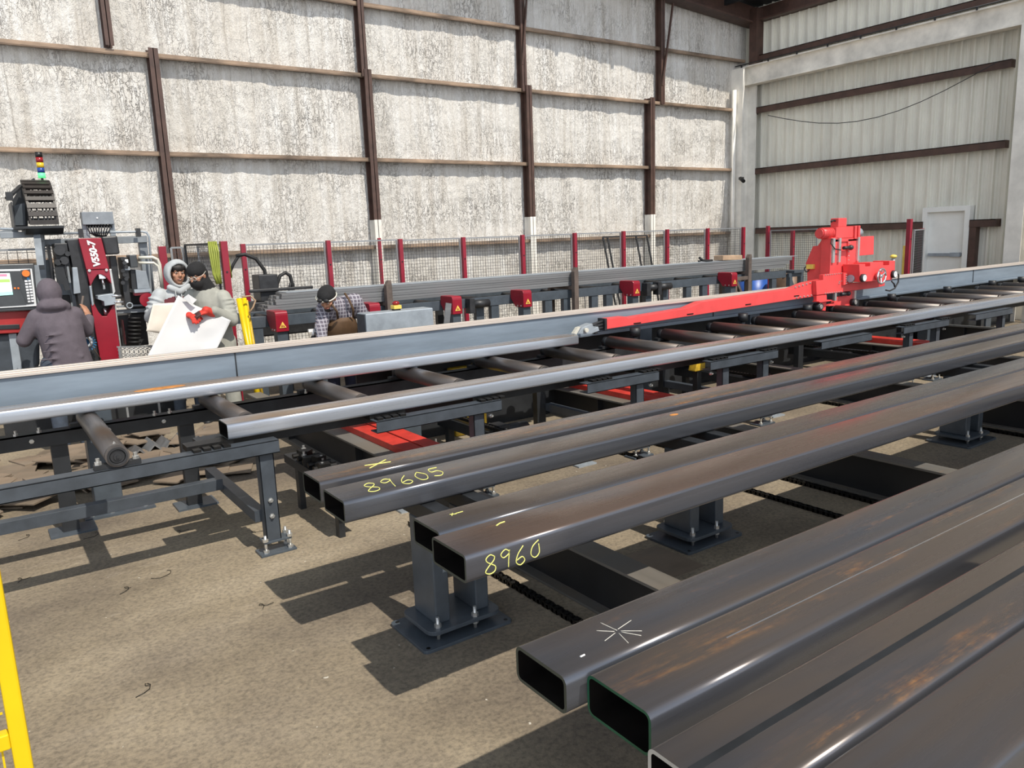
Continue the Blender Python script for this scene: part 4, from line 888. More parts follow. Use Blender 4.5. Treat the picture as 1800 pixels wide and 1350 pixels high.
# nearer gate posts at the machine
fence_post(A(400,500,9.3).x,9.3,A(391,424,9.3).z,'tall red gate post right of the man in the black mask',0.075)
fence_post(A(287,460,10.2).x,10.2,A(282,433,10.2).z,'pinkish red gate post behind the man in the grey hood',0.085)
a=A(291,436,10.2); b=A(320,432,10.2); c=A(391,428,9.3)
mesh_panel((a.x+0.06,10.2),(b.x,10.2),0.3,a.z,'narrow mesh panel behind the grey hooded man',0.045)
mesh_panel((b.x+0.02,10.15),(c.x-0.06,9.35),0.3,A(320,431,10.15).z,'black framed mesh gate behind the two men with paper',0.045,frame='frame_black')
mesh_panel((c.x+0.06,9.6),(c.x+0.10,10.9),0.3,1.9,'mesh panel running back beside the tall red gate post',0.05)
gs=MB(); p=A(372,428,9.35)
for k in range(5): gs.tube([(p.x-0.03+k*0.02,9.36,p.z+0.02),(p.x-0.045+k*0.024,9.30,p.z-0.1),(p.x-0.03+k*0.018,9.30,p.z-0.34-0.04*(k%2)),(p.x-0.0+k*0.012,9.30,p.z-0.46)],0.011,6)
for k in range(3): gs.tube([(p.x+0.08+k*0.03,9.33,p.z),(p.x+0.1+k*0.03,9.30,p.z-0.2),(p.x+0.11+k*0.03,9.30,p.z-0.4)],0.009,6)
tag(obj('lifting_strap',gs,'strap_green'),'bundle of yellow green lifting straps hung over the mesh gate','lifting strap')
lf=MB()
for px,py0,py1 in ((1060,417,472),(1068,418,470),(1118,415,470),(1137,414,470)):
    a=A(px,py0,12.3); lf.bar((a.x,12.3,a.z),(a.x+0.14,12.0,0.0),0.03)
a=A(1060,417,12.3); b=A(1137,414,12.3); lf.bar((a.x,12.3,a.z),(b.x,12.3,b.z),0.03); tag(obj('leaning_rack',lf,'frame_black'),'black metal frame leaning on the foam wall behind the mesh fence','metal rack')
# hydraulic hoses and unit behind the fence at left
hu=thing('hydraulic_unit','dark hydraulic unit with looped black hoses behind the red posts','hydraulic unit',(3.3,10.3,0))
m=MB(); m.box(3.0,3.9,10.1,10.5,0.7,1.15); m.box(3.1,3.35,10.15,10.45,1.15,1.5); m.box(3.05,3.1,10.2,10.3,0,0.7); m.box(3.8,3.85,10.2,10.3,0,0.7); m.box(2.95,3.8,10.1,10.15,1.28,1.32); obj('pump_block',m,'machine_dark',hu,0.01)
m=MB()
for (pts) in ([(415,450),(430,447),(450,455),(465,475),(470,505),(472,520)],[(402,485),(410,465),(418,452),(424,447)],[(486,518),(487,500),(492,485),(502,479),(510,485),(514,500),(515,515)],[(508,516),(509,505),(511,497)]):
    m.tube([A(px,py,10.25) for px,py in pts],0.024 if len(pts)>4 else 0.018,10)
obj('hose',m,'rubber_black',hu)
# yellow pole bundle leaning by the gate post
pts=((420,525,437,612,'yellow_paint',0.032),(429,524,441,610,'yellow_paint',0.026),(433,528,447,612,'yellow_dirty',0.018))
for i,(ax,ay,bx_,by,mt,r) in enumerate(pts):
    a=A(ax,ay,8.75+0.08*i); b=A(bx_,by,8.62+0.08*i); d=(b-a).normalized(); t=-a.z/d.z; e=a+d*t
    m=MB(); m.cyl(a,e,r,12); tag(obj('yellow_pole',m,mt),['thick bright yellow pole leaning beside the red gate post','thinner yellow pole right of the thickest yellow one','grimy yellow pole on the right of the yellow bundle'][i],'pole','yellow poles leaning by the gate')
m=MB(); m.tube([A(*p,8.72) for p in ((425,522),(440,520),(449,528),(445,540),(438,550))],0.010,6); tag(obj('rope_loop',m,'cardboard'),'loop of tan rope over the yellow poles','rope')
# ================================================================== DRILLING MACHINE AT THE LEFT
YM=9.2
dm=thing('drilling_machine','dark drilling machine with a red upright arm lettered V550-7','machine',(1.1,9.2,0))
def pbox(px0,py0,px1,py1,y,d,mat,name,par=dm,bevel=0.004):
    a=A(px0,py0,y); b=A(px1,py1,y); m=MB(); m.box(min(a.x,b.x),max(a.x,b.x),y,y+d,min(a.z,b.z),max(a.z,b.z)); return obj(name,m,mat,par,bevel)
def ppoly(pts,y,d,mat,name,par=dm,bevel=0.004):
    m=MB(); m.prism(XZ(pts,y),y,y+d); return obj(name,m,mat,par,bevel)
# red arm
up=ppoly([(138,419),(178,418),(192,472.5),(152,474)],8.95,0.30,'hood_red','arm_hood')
a=A(138,419,8.95); b=A(152,474,8.95); ax=(a-b).normalized()
cpt=A(166,447,8.945)
text_mesh('lettering','V550-7',0.088,'decal_white',up,(cpt.x,8.944,cpt.z),(ax.x,0,ax.z),(ax.z*-1,0,ax.x),0.002,0.22,0.004,'white lettering V550-7')
ppoly([(152,474.2),(192,472.8),(196,499),(186,486),(178,482),(171,483),(166,490),(159,503)],8.96,0.26,'fence_red','arm_plate')
ppoly([(192,473),(196,473),(203,512),(199,520),(196,499)],8.96,0.26,'zinc','edge_strip')
ppoly([(157,503),(161,503),(165,536),(162,538)],8.96,0.24,'galv_grey','edge_strip')
ppoly([(160,536),(166,534),(173,548),(180,556),(188,556),(193,548),(201,532),(214,636),(178,640)],8.97,0.25,'hood_red','lower_arm')
ppoly([(201,532),(203,532),(217,634),(214,636)],8.96,0.02,'zinc','edge_strip')
ppoly([(118,422),(138,420),(153,480),(162,548),(178,640),(160,640),(140,540),(130,480)],9.02,0.25,'machine_dark','arm_side')  # left side of the red arm, its shade put into a dark colour
pbox(160,482,203,560,9.14,0.1,'frame_black','recess_plate')
ppoly([(172,520),(198,516),(203,519),(203,535),(184,538),(183,530),(172,526)],8.93,0.2,'galv_grey','clamp_jaw')
m=MB(); p=A(181,500,9.05)
m.cyl((p.x,9.06,p.z+0.09),(p.x+0.01,9.06,p.z-0.05),0.016,10); m.box(p.x-0.03,p.x+0.03,9.02,9.1,p.z+0.06,p.z+0.12); p=A(186,550,9.05); m.cyl((p.x,9.06,p.z+0.05),(p.x,9.06,p.z-0.03),0.02,10); obj('spindle',m,'chrome',dm)
m=MB()
for px,py in ((157,475.5),(187,474.5)): p=A(px,py,8.955); m.cyl((p.x,8.955,p.z),(p.x,8.945,p.z),0.014,14)
obj('bolt',m,'zinc',dm)
m=MB()
for px,py in ((200,520),(204,531)): p=A(px,py,8.94); m.cyl((p.x-0.02,8.94,p.z),(p.x+0.07,8.94,p.z-0.005),0.014,10)
obj('guide_pin',m,'chrome',dm)
# frame
fm=MB()
def fbar(p,q_,y,w,h=None,mm=None): (mm or fm).bar(A(*p,y),A(*q_,y),w,h)
fbar((66,428),(258,420),9.45,0.075); fbar((70,402),(84,640),9.4,0.07); fbar((0,414),(60,412),9.3,0.06); fbar((250,424),(262,520),9.5,0.085); fbar((205,548),(262,545),9.15,0.04); fbar((205,539),(258,536),9.1,0.02); fbar((0,412),(30,403),9.35,0.06)
obj('frame',fm,'machine_grey',dm,0.004)
m=MB(); m.tube([A(88,411,9.3),A(250,407,9.3),A(258,409,9.3),A(262,416,9.3),A(270,520,9.3)],0.012,8); m.tube([A(60,404,9.28),A(0,402,9.28)],0.012,8); obj('pipe',m,'galv_grey',dm)
m=MB()
for (x,y) in ((142,409),(243,408)): p=A(x,y,9.28); m.box(p.x-0.02,p.x+0.02,9.25,9.34,p.z-0.05,p.z+0.04)
obj('pipe_clamp',m,'machine_dark',dm)
m=MB()
m.tube([A(243,453,9.1),A(268,452,9.1),A(277,456,9.1),A(281,465,9.1),A(286,508,9.1)],0.016,8); m.tube([A(243,462,9.1),A(270,462,9.1),A(278,468,9.1),A(281,480,9.1),A(284,505,9.1)],0.014,8); hs=obj('hydraulic_pipe',m,'hose_cream',dm)
# electric box on two uprights
eb=pbox(143,372.5,201,394,9.25,0.16,'machine_grey','electric_box'); p=A(171,383,9.24); m=MB(); m.cyl((p.x,9.25,p.z),(p.x,9.242,p.z),0.008,10); obj('indicator',m,'paint_white',eb)
m=MB(); fbar((149,394),(153,420),9.32,0.06,None,m); fbar((196,393),(199,416),9.32,0.05,None,m); obj('box_upright',m,'machine_grey',dm)
m=MB(); random.seed(2)
for k in range(9):
    x0=152+k*5; m.tube([A(x0,394,9.3),A(x0+2,401,9.24),A(x0+6-k,409,9.26),A(170+k*2,416,9.28)],0.007,5)
    p=A(x0+3,397,9.3); m.cyl((p.x,9.3,p.z+0.01),(p.x,9.3,p.z-0.02),0.012,8)
obj('cable_bundle',m,'machine_dark',dm)
# drive units left and right of the arm
ppoly([(178,416),(206,414),(211,446),(206,447),(186,448)],9.0,0.3,'machine_dark','motor_cover',bevel=0.015)
m=MB()
def pb(px0,py0,px1,py1,y,d): a=A(px0,py0,y); b=A(px1,py1,y); m.box(min(a.x,b.x),max(a.x,b.x),y,y+d,min(a.z,b.z),max(a.z,b.z))
pb(95,428,124,468,9.05,0.3); pb(88,430,97,520,9.15,0.2); pb(124,448,132,520,9.1,0.2); pb(100,468,120,488,9.0,0.2); pb(192,450,214,525,9.1,0.25); pb(214,452,228,490,9.0,0.3); pb(214,490,232,540,9.05,0.25); pb(205,555,262,606,9.25,0.3); pb(225,505,262,560,9.3,0.3); pb(100,520,140,640,9.35,0.2); pb(134,560,150,640,9.2,0.1)
obj('drive_unit',m,'machine_dark',dm,0.006)
m=MB()
for (px,py,r) in ((104,440,.05),(112,458,.04),(101,461,.03),(118,446,.025)): p=A(px,py,9.03); m.cyl((p.x,9.05,p.z),(p.x,8.97,p.z),r,14)
for k in range(7): p=A(215+3*(k%3),455+7*k,9.0); m.cyl((p.x,9.0,p.z),(p.x,8.96,p.z),0.02,10)
pb(112,452,118,486,8.98,0.06); pb(128,450,131,486,9.06,0.04)
obj('gear_cluster',m,'machine_dark',dm)
pbox(227,448,243,470,9.0,0.2,'screen_bezel','valve_block',bevel=0.008); pbox(219,456,226,462,8.97,0.05,'white_panel','valve_label')
pbox(219,469,229,475,8.98,0.05,'galv_grey','valve_block')
ppoly([(238,474),(257,477),(264,507),(242,508)],9.02,0.2,'machine_grey','cover_panel'); ppoly([(229,474),(238,474),(246,508),(232,508)],9.05,0.2,'frame_black','cover_panel')
ppoly([(66,458),(88,456),(94,490),(98,530),(74,540)],9.5,0.05,'machine_grey','back_panel'); ppoly([(100,470),(118,480),(128,530),(112,540),(102,520)],9.45,0.05,'galv_grey','back_panel')
ppoly([(127,470),(136,470),(142,515),(130,517)],9.0,0.08,'galv_grey','ruler_plate')
m=MB(); fbar((101,470),(106,500),8.98,0.05,None,m); fbar((106,470),(119,510),8.98,0.045,None,m); obj('black_arm',m,'frame_black',dm)
m=MB(); pb(236,509,266,513,8.98,0.3); obj('shelf',m,'galv_grey',dm); m=MB(); p=A(258,527,9.02); m.cyl((p.x,9.02,p.z),(p.x,8.98,p.z),0.075,22); pb(236,514,262,518,9.0,0.1); obj('red_disc',m,'hood_red',dm)
m=MB(); p=A(228,537,9.0); m.torus((p.x,9.0,p.z),(0,1,0),0.028,0.007,18,6); obj('ring_handle',m,'galv_grey',dm)
m=MB()
for k in range(7): p=A(237,560+k*7,9.1); m.torus((p.x,9.12,p.z),(0.1,0.1,1),0.055,0.012,16,6)
obj('coil_hose',m,'rubber_black',dm)
pbox(216,563,222,606,9.05,0.15,'fence_red','side_plate')
m=MB(); 
for k in range(8):
    a=A(206+k*8,610,8.85); b=A(212+k*8,632,8.85)
    for j in range(4): m.bar((a.x+ (0.02 if j%2 else 0),8.85,a.z-j*0.035),(a.x+0.05-(0.02 if j%2 else 0),8.85,a.z-j*0.035-0.035),0.007); m.bar((a.x+0.05-(0.02 if j%2 else 0),8.85,a.z-j*0.035),(a.x+(0.02 if j%2 else 0),8.85,a.z-j*0.035-0.035),0.007)
a=A(205,610,8.85); b=A(270,608,8.85); m.bar(a,b,0.014); m.bar((a.x,8.85,a.z-0.15),(b.x,8.85,b.z-0.15),0.014); m.bar((a.x+0.02,8.85,0),(a.x+0.02,8.85,a.z),0.02); m.bar((b.x-0.02,8.85,0),(b.x-0.02,8.85,b.z),0.02)
tag(obj('expanded_grate',m,'mesh_wire_light'),'expanded metal grate at the foot of the red machine arm','grate')
m=MB(); p=A(155,600,8.9)
for k in range(16):
    an=k*2*PI/16; m.bar((p.x,8.92,p.z),(p.x+0.075*math.cos(an),8.9,p.z+0.075*math.sin(an)-0.02),0.008)
bs=obj('brush_wheel',m,'button_blue',dm); m=MB(); pr=A(152,601,8.88); m.torus((pr.x,8.88,pr.z),(0,1,0),0.045,0.016,18,8); obj('brush_hub',m,'galv_grey',bs)
m=MB(); m.tube([A(150,580,8.8),A(160,606,8.8),A(178,632,8.8)],0.005,5); m.tube([A(146,520,8.9),A(142,545,8.9),A(146,565,8.9)],0.012,6); obj('loose_cable',m,'stake_brown',dm)
m=MB(); m.box(0.5,1.75,9.2,9.7,0,0.62); obj('machine_base',m,'frame_black',dm)
# ------------- cable carrier arch with stack light
cc_=thing('cable_carrier','black slatted cable carrier arch hanging above the operator','cable carrier',(0.65,9.2,2.1))
def arch(r0,r1):
    r0=min(r0,0.30)
    cy,cz=9.62,2.17; pts=[(cy-r*math.cos(t),cz+r*math.sin(t)) for r,ts in ((r1,[k*0.19 for k in range(9)]),(r0,[k*0.19 for k in range(8,-1,-1)])) for t in ts]
    return pts
xa,xb=A(46,355,9.2).x,A(98,355,9.2).x
for x in (xa,xb-0.02):
    m=MB(); m.prism(arch(0.34,0.45),x,x+0.02,'x'); obj('side_plate',m,'plastic_chain',cc_)
m=MB()
for k in range(9):
    t=0.02+k*0.185; y=9.62-0.445*math.cos(t); z=2.17+0.445*math.sin(t); m.rbox(((xa+xb)/2,y,z),(xb-xa,0.022,0.046),(-t,0,0))
for k in range(7):
    t=0.1+k*0.235; y=9.62-0.33*math.cos(t); z=2.17+0.33*math.sin(t); m.rbox(((xa+xb)/2,y,z),(xb-xa,0.02,0.040),(-t,0,0))
obj('slat',m,'plastic_chain',cc_)
m=MB()
for f in (0.12,0.3,0.5,0.62,0.74,0.87):
    pts=[(9.62-r*math.cos(t),2.17+r*math.sin(t)) for r,ts in ((0.43,[k*0.25 for k in range(7)]),(0.40,[k*0.25 for k in range(6,-1,-1)])) for t in ts]
    m.prism(pts,xa+(xb-xa)*f,xa+(xb-xa)*f+0.012,'x')
obj('divider',m,'machine_dark',cc_)
m=MB(); m.box(xa-0.14,xb+0.03,9.05,9.65,2.115,2.14); m.prism([(9.1,2.06),(9.65,2.06),(9.65,2.115),(9.0,2.115)],xa-0.05,xb+0.02,'x'); obj('tray',m,'frame_black',cc_)
m=MB(); m.box(xa-0.13,xa-0.12,9.2,9.7,2.14,2.38); m.bar((xa-0.15,9.3,2.42),(xa,9.45,2.56),0.05,0.02); m.box(xa-0.16,xa-0.1,9.25,9.33,2.40,2.48); obj('bracket',m,'machine_dark',cc_)
m=MB(); m.prism(XZ([(22,352),(36,328),(60,312.5),(64,320),(50,338),(49,400),(24,400)],9.55),9.55,9.60); obj('back_plate',m,'frame_black',cc_)
m=MB(); m.prism(XZ([(24,362),(44,356),(45,396),(27,396)],9.5),9.50,9.54); obj('grey_plate',m,'stand_paint',cc_)
m=MB(); m.box(xa+0.05,xa+0.11,9.3,9.36,2.0,2.115); obj('support_post',m,'machine_grey',cc_)
sl=thing('stack_light','signal light tower of black red yellow blue and green sections above the cable carrier','signal light',(0,0,0)); p=A(74,313,9.55); sl.location=(p.x,9.55,p.z); ORG[sl.name]=V((p.x,9.55,p.z))
z=p.z-0.16; m=MB(); m.cyl((p.x,9.55,z),(p.x,9.55,p.z),0.012,8); obj('stem',m,'lamp_black',sl); z=p.z
for nm_,mt in (('green_lens','lamp_green'),('blue_lens','lamp_blue'),('yellow_lens','lamp_yellow'),('red_lens','lamp_red'),('cap','lamp_black')):
    m=MB(); m.cyl((p.x,9.55,z),(p.x,9.55,z+0.050),0.034,16); obj(nm_,m,mt,sl); z+=0.052
# ------------- operator console
cs_=thing('control_console','operator console with lit screen and button column above a red panel','control console',(0.3,8.7,0))
YC=8.62
scp=ppoly([(-60,466),(60,463),(67,545),(-60,551)],YC,0.10,'screen_bezel','screen_housing',cs_,0.01)
ppoly([(-60,475),(56,472.5),(64.5,538),(-60,545)],YC-0.012,0.012,'white_panel','front_panel',cs_,0.002)
ppoly([(-60,478),(39,476),(46,536),(-60,543)],YC-0.016,0.006,'screen_bezel','screen_surround',cs_,0.0)
scn=ppoly([(-60,483),(17,480),(23,518),(-60,524)],YC-0.020,0.006,'screen_white','screen',cs_,0)
ppoly([(-60,493),(17,490.5),(18,496),(-60,498.5)],YC-0.023,0.004,'screen_green','green_bar',scn,0); ppoly([(-60,484),(12,481.5),(12.6,486),(-60,488)],YC-0.023,0.004,'screen_red','header_bar',scn,0); ppoly([(-60,518),(22,512),(23,518),(-60,524)],YC-0.023,0.004,'screen_cyan','footer_bar',scn,0)
ppoly([(36,475),(53,473),(60,533),(46,535),(37,510)],YC-0.019,0.006,'screen_bezel','button_column',cs_,0)
m=MB(); p=A(45,480.5,YC); m.cyl((p.x,YC-0.012,p.z),(p.x,YC-0.05,p.z),0.031,18); obj('knob',m,'button_orange',cs_)
m=MB(); p=A(49,489.5,YC); m.cyl((p.x,YC-0.012,p.z),(p.x,YC-0.03,p.z),0.012,12); obj('blue_button',m,'button_blue',cs_)
m=MB()
for r in range(8):
    for k in range(2): p=A(45.5+k*6+r*0.8,494+r*5.1-k*0.6,YC); m.box(p.x-0.011,p.x+0.011,YC-0.026,YC-0.012,p.z-0.009,p.z+0.009)
obj('push_button',m,'button_white',cs_)
m=MB()
for px in (26,32): p=A(px,506.5,YC); m.cyl((p.x,YC-0.016,p.z),(p.x,YC-0.022,p.z),0.009,10)
obj('pilot_light',m,'button_orange',cs_)
ppoly([(-60,552),(66,545),(70,583),(-60,590)],YC+0.06,0.3,'red_dark_box','red_panel',cs_,0.006)
ppoly([(-60,574),(34,570),(35,578),(-60,582)],YC+0.05,0.02,'frame_black','vent_slot',cs_)
m=MB(); m.prism(XZ([(-60,590),(66,584),(70,600),(70,640),(60,660),(20,672),(-60,680)],YC+0.12),YC+0.12,YC+0.55); obj('cabinet',m,'frame_paint',cs_,0.03)
ppoly([(15,587),(29,586),(40,652),(24,655)],YC+0.105,0.02,'galv_grey','cabinet_stripe',cs_)
m=MB(); m.box(0.1,0.5,YC+0.15,YC+0.5,0,0.75); obj('pedestal',m,'frame_black',cs_)
m=MB(); m.bar(A(60,466,8.8),A(75,560,8.8),0.07); m.bar(A(64,406,9.2),A(72,470,8.8),0.06); obj('console_post',m,'machine_grey',cs_)
a=A(0,440,9.9); b=A(116,437,9.9)
mesh_panel((-0.6,9.9),(b.x,9.9),0.9,A(60,438,9.9).z,'coarse mesh panel behind the operator console',0.09,r=0.006)
fence_post(A(138,440,9.9).x,9.9,A(138,439,9.9).z,'pink red post behind the operator console beside the coarse mesh',0.11)
pl=MB(); pl.bar(A(116,437,9.86),A(122,480,9.86),0.05); pl.bar(A(122,480,9.86),(A(122,480,9.86).x,9.86,0),0.05); tag(obj('grey_post',pl,'galv_grey'),'light grey perforated post between coarse mesh and pink post','post')
# ================================================================== PEOPLE
def cap(m,a,b,r0,r1,n=12):
    a,b=V(a),V(b); d=(b-a); L=d.length; d=d/L if L>1e-6 else V((0,0,1)); pts=[];rr=[]
    for k in range(4): t=PI/2*(1-k/4.0); pts.append(a-d*r0*math.sin(t)); rr.append(max(r0*math.cos(t),r0*0.05))
    for k in range(5): pts.append(a+d*L*k/4); rr.append(r0+(r1-r0)*k/4)
    for k in range(1,5): t=PI/2*k/4.0; pts.append(b+d*r1*math.sin(t)); rr.append(max(r1*math.cos(t),r1*0.05))
    m.tube(pts,0,n,radii=rr)
def blob(name,mb,mat,par,voxel=0.009,smooth=6,label=None,paint_fn=None):
    mats=mat if isinstance(mat,(list,tuple)) else [mat]
    bm=mb.bm; bmesh.ops.recalc_face_normals(bm,faces=bm.faces); me=bpy.data.meshes.new('tmp'); bm.to_mesh(me); bm.free()
    t=bpy.data.objects.new('tmp',me); C.objects.link(t); r=t.modifiers.new('r','REMESH'); r.mode='VOXEL'; r.voxel_size=voxel
    s=t.modifiers.new('s','SMOOTH'); s.factor=0.5; s.iterations=smooth
    bpy.context.view_layer.update(); m2=bpy.data.meshes.new_from_object(t.evaluated_get(bpy.context.evaluated_depsgraph_get())); bpy.data.objects.remove(t); bpy.data.meshes.remove(me)
    m2.name=name; m2.materials.clear()
    for x in mats: m2.materials.append(MATS[x])
    for p in m2.polygons:
        p.use_smooth=True; p.material_index=paint_fn(p.center) if paint_fn else 0
    m2.transform(Matrix.Translation(-ORG[par.name])); o=bpy.data.objects.new(name,m2); C.objects.link(o); o.parent=par; ORG[o.name]=ORG[par.name]
    if label: o['label']=label
    return o
def hand(m,wrist,dirv,palm_n,curl=0.6,s=1.0,thumb=1):
    """palm, four bent fingers of unequal length and a thumb from the side of the palm"""
    w=V(wrist); d=V(dirv).normalized(); nrm=V(palm_n); nrm=(nrm-d*nrm.dot(d)).normalized(); side=d.cross(nrm)
    c=w+d*0.045*s
    M=Matrix((side,d,nrm)).transposed(); m.ell(c,(0.040*s,0.052*s,0.017*s),M,12,8)
    for i,(off,L) in enumerate(((-0.030,0.066),(-0.010,0.078),(0.011,0.074),(0.031,0.058))):
        p=w+d*0.082*s+side*off*s; a=curl*0.6; p1=p+(d*math.cos(a)+nrm*math.sin(a))*L*0.5*s; a2=curl*1.5; p2=p1+(d*math.cos(a2)+nrm*math.sin(a2))*L*0.5*s
        cap(m,p-d*0.02*s,p1,0.0098*s,0.0092*s,8); cap(m,p1,p2,0.0092*s,0.008*s,8)
    t0=w+d*0.022*s+side*0.034*s*thumb; t1=t0+(d*0.6+side*0.7*thumb+nrm*0.35).normalized()*0.042*s; t2=t1+(d*0.8+side*0.15*thumb+nrm*0.5).normalized()*0.032*s
    cap(m,t0,t1,0.0125*s,0.0105*s,8); cap(m,t1,t2,0.0105*s,0.009*s,8)
def frame_of(fwd,up=(0,0,1)):
    f=V(fwd).normalized(); u=V(up); u=(u-f*u.dot(f)).normalized(); r=f.cross(u); return r,f,u
def head(m,c,fwd,up=(0,0,1),s=1.0):
    """skull, jaw, nose, ears, brow: c is the head centre"""
    r,f,u=frame_of(fwd,up); M=Matrix((r,f,u)).transposed(); c=V(c)
    P=lambda x,y,z: c+r*x*s+f*y*s+u*z*s
    m.ell(P(0,-0.012,0.03),(0.076*s,0.095*s,0.092*s),M); m.ell(P(0,0.022,-0.045),(0.060*s,0.068*s,0.072*s),M); m.ell(P(0,0.062,-0.088),(0.026*s,0.022*s,0.020*s),M)
    cap(m,P(0,0.082,0.022),P(0,0.102,-0.018),0.009*s,0.014*s,8); m.ell(P(-0.012,0.09,-0.022),(0.010*s,0.010*s,0.008*s),M,8,6); m.ell(P(0.012,0.09,-0.022),(0.010*s,0.010*s,0.008*s),M,8,6)
    cap(m,P(-0.04,0.070,0.030),P(0.04,0.070,0.030),0.013*s,0.013*s,8)
    m.ell(P(-0.042,0.055,-0.02),(0.024*s,0.022*s,0.022*s),M,8,6); m.ell(P(0.042,0.055,-0.02),(0.024*s,0.022*s,0.022*s),M,8,6)
    m.ell(P(0,0.080,-0.054),(0.026*s,0.012*s,0.009*s),M,10,6)
    for sx in (-1,1): m.ell(P(sx*0.078,-0.012,-0.005),(0.012*s,0.020*s,0.032*s),M,8,6)
    return P
def face_bits(par,P,eyes=True,lips=True,brows=True,white=True):
    if eyes:
        m=MB()
        for sx in (-1,1): m.ell(P(sx*0.031,0.0765,0.012),(0.0125,0.006,0.006),None,10,6)
        e=obj('eyes',m,'eye_white',par); m=MB()
        for sx in (-1,1): m.ell(P(sx*0.031,0.0815,0.012),(0.006,0.004,0.006),None,8,6)
        obj('pupils',m,'hair_black',e)
    if lips:
        m=MB(); m.tube([P(-0.024,0.084,-0.052),P(-0.01,0.091,-0.055),P(0.01,0.091,-0.055),P(0.024,0.084,-0.052)],0.0045,6); obj('lips',m,'lip',par)
    if brows:
        m=MB()
        for sx in (-1,1): m.tube([P(sx*0.014,0.083,0.031),P(sx*0.032,0.080,0.036),P(sx*0.050,0.068,0.030)],0.0045,6)
        obj('eyebrows',m,'hair_black',par)
def body_core(m,pel,chest,neck,shl,shr,legs):
    cap(m,pel,chest,0.085,0.09,16); cap(m,chest,neck,0.085,0.05,14); cap(m,shl,shr,0.055,0.055,12)
    for (hp,kn,an,toe) in legs: cap(m,hp,kn,0.078,0.052); cap(m,kn,an,0.050,0.034); cap(m,an+V((0,0,-0.03)),toe,0.035,0.030)
# --- man 1: back turned, purple grey hoodie, at the console
P1=V((0.63,8.18,0)); m1=thing('person','person in a purple grey hooded sweatshirt seen from behind, reaching into the machine','person',P1)
b=MB(); pel=P1+V((0.02,0,0.90)); ch=P1+V((0.01,0.03,1.24)); nk=P1+V((-0.02,0.06,1.42)); sl_=P1+V((-0.165,0.04,1.31)); sr=P1+V((0.155,0.06,1.31))
legs=[(P1+V((sx*0.09,0,0.86)),P1+V((sx*0.10,0.03,0.48)),P1+V((sx*0.10,0,0.09)),P1+V((sx*0.11,0.17,0.035))) for sx in (-1,1)]
body_core(b,pel,ch,nk,sl_,sr,legs)
el=P1+V((-0.28,0.08,1.10)); wl_=P1+V((-0.25,0.23,1.13)); er=P1+V((0.235,0.18,1.13)); wr_=P1+V((0.29,0.40,1.27))
cap(b,sl_,el,0.05,0.04); cap(b,el,wl_,0.04,0.03); cap(b,sr,er,0.05,0.04); cap(b,er,wr_,0.04,0.029)
hand(b,wl_,(0.1,0.9,0.1),(0,0,-1),0.5); hand(b,wr_,(-0.05,0.55,0.5),(-0.6,0.7,-0.3),0.35,1.05,-1)
cap(b,nk-V((0,0,0.08)),nk+V((-0.01,0.02,0.1)),0.055,0.055); Pf=head(b,P1+V((-0.03,0.09,1.50)),(0.25,1,-0.28))
blob('body',b,'skin_tan',m1,0.009)
h=MB(); cap(h,P1+V((0.01,0,0.90)),P1+V((0.01,0.02,1.20)),0.205,0.205,18)
h2=MB()
def ellring(c,rx,ry,n=20): return [V(c)+V((rx*math.cos(2*PI*k/n),ry*math.sin(2*PI*k/n),0)) for k in range(n)]
def shell(m,rows): m.loft([ellring(c,rx,ry) for c,rx,ry in rows])
shell(h2,[(P1+V((0.05,0,0.80)),0.185,0.14),(P1+V((0.045,0,0.86)),0.195,0.15),(P1+V((0.02,0.01,1.05)),0.19,0.15),(P1+V((0.0,0.03,1.22)),0.20,0.145),(P1+V((-0.01,0.045,1.32)),0.175,0.12),(P1+V((-0.02,0.06,1.40)),0.11,0.10)])
cap(h2,sl_+V((0.01,0,-0.01)),el,0.08,0.065); cap(h2,el,wl_-V((0,0.03,0)),0.066,0.05); cap(h2,sr+V((-0.01,0,-0.01)),er,0.08,0.066); cap(h2,er,wr_-V((0.0,0.06,0.04)),0.066,0.048)
h2.ell(P1+V((-0.03,0.06,1.515)),(0.105,0.125,0.135)); h2.ell(P1+V((-0.02,0.0,1.40)),(0.135,0.11,0.065)); cap(h2,P1+V((-0.11,-0.01,1.385)),P1+V((0.08,-0.01,1.385)),0.045,0.045)
for k in range(5): cap(h2,P1+V((-0.2+0.02*k,-0.13,0.86+k*0.07)),P1+V((0.2-0.05*k,-0.13,0.85+k*0.075)),0.010,0.008,8)
h.bm.free(); blob('hooded_sweatshirt',h2,'hoodie_purple',m1,0.011,4)
j=MB(); shell(j,[(P1+V((0.04,0,0.66)),0.155,0.12),(P1+V((0.04,0,0.82)),0.165,0.13),(P1+V((0.04,0,0.92)),0.155,0.12)])
for (hp,kn,an,toe) in legs: cap(j,hp,kn,0.105,0.075); cap(j,kn,an,0.075,0.062)
blob('trousers',j,'denim',m1,0.012,3)
w=MB(); shell(w,[(P1+V((0.04,0,0.745)),0.167,0.132),(P1+V((0.04,0,0.79)),0.172,0.137),(P1+V((0.04,0,0.83)),0.172,0.137)]); blob('shirt_hem',w,'denim_dark',m1,0.011,3)
sh=MB()
for (hp,kn,an,toe) in legs: cap(sh,an+V((0,-0.02,-0.035)),toe+V((0,0.0,0.01)),0.052,0.042)
blob('boots',sh,'rubber_black',m1,0.011,3)
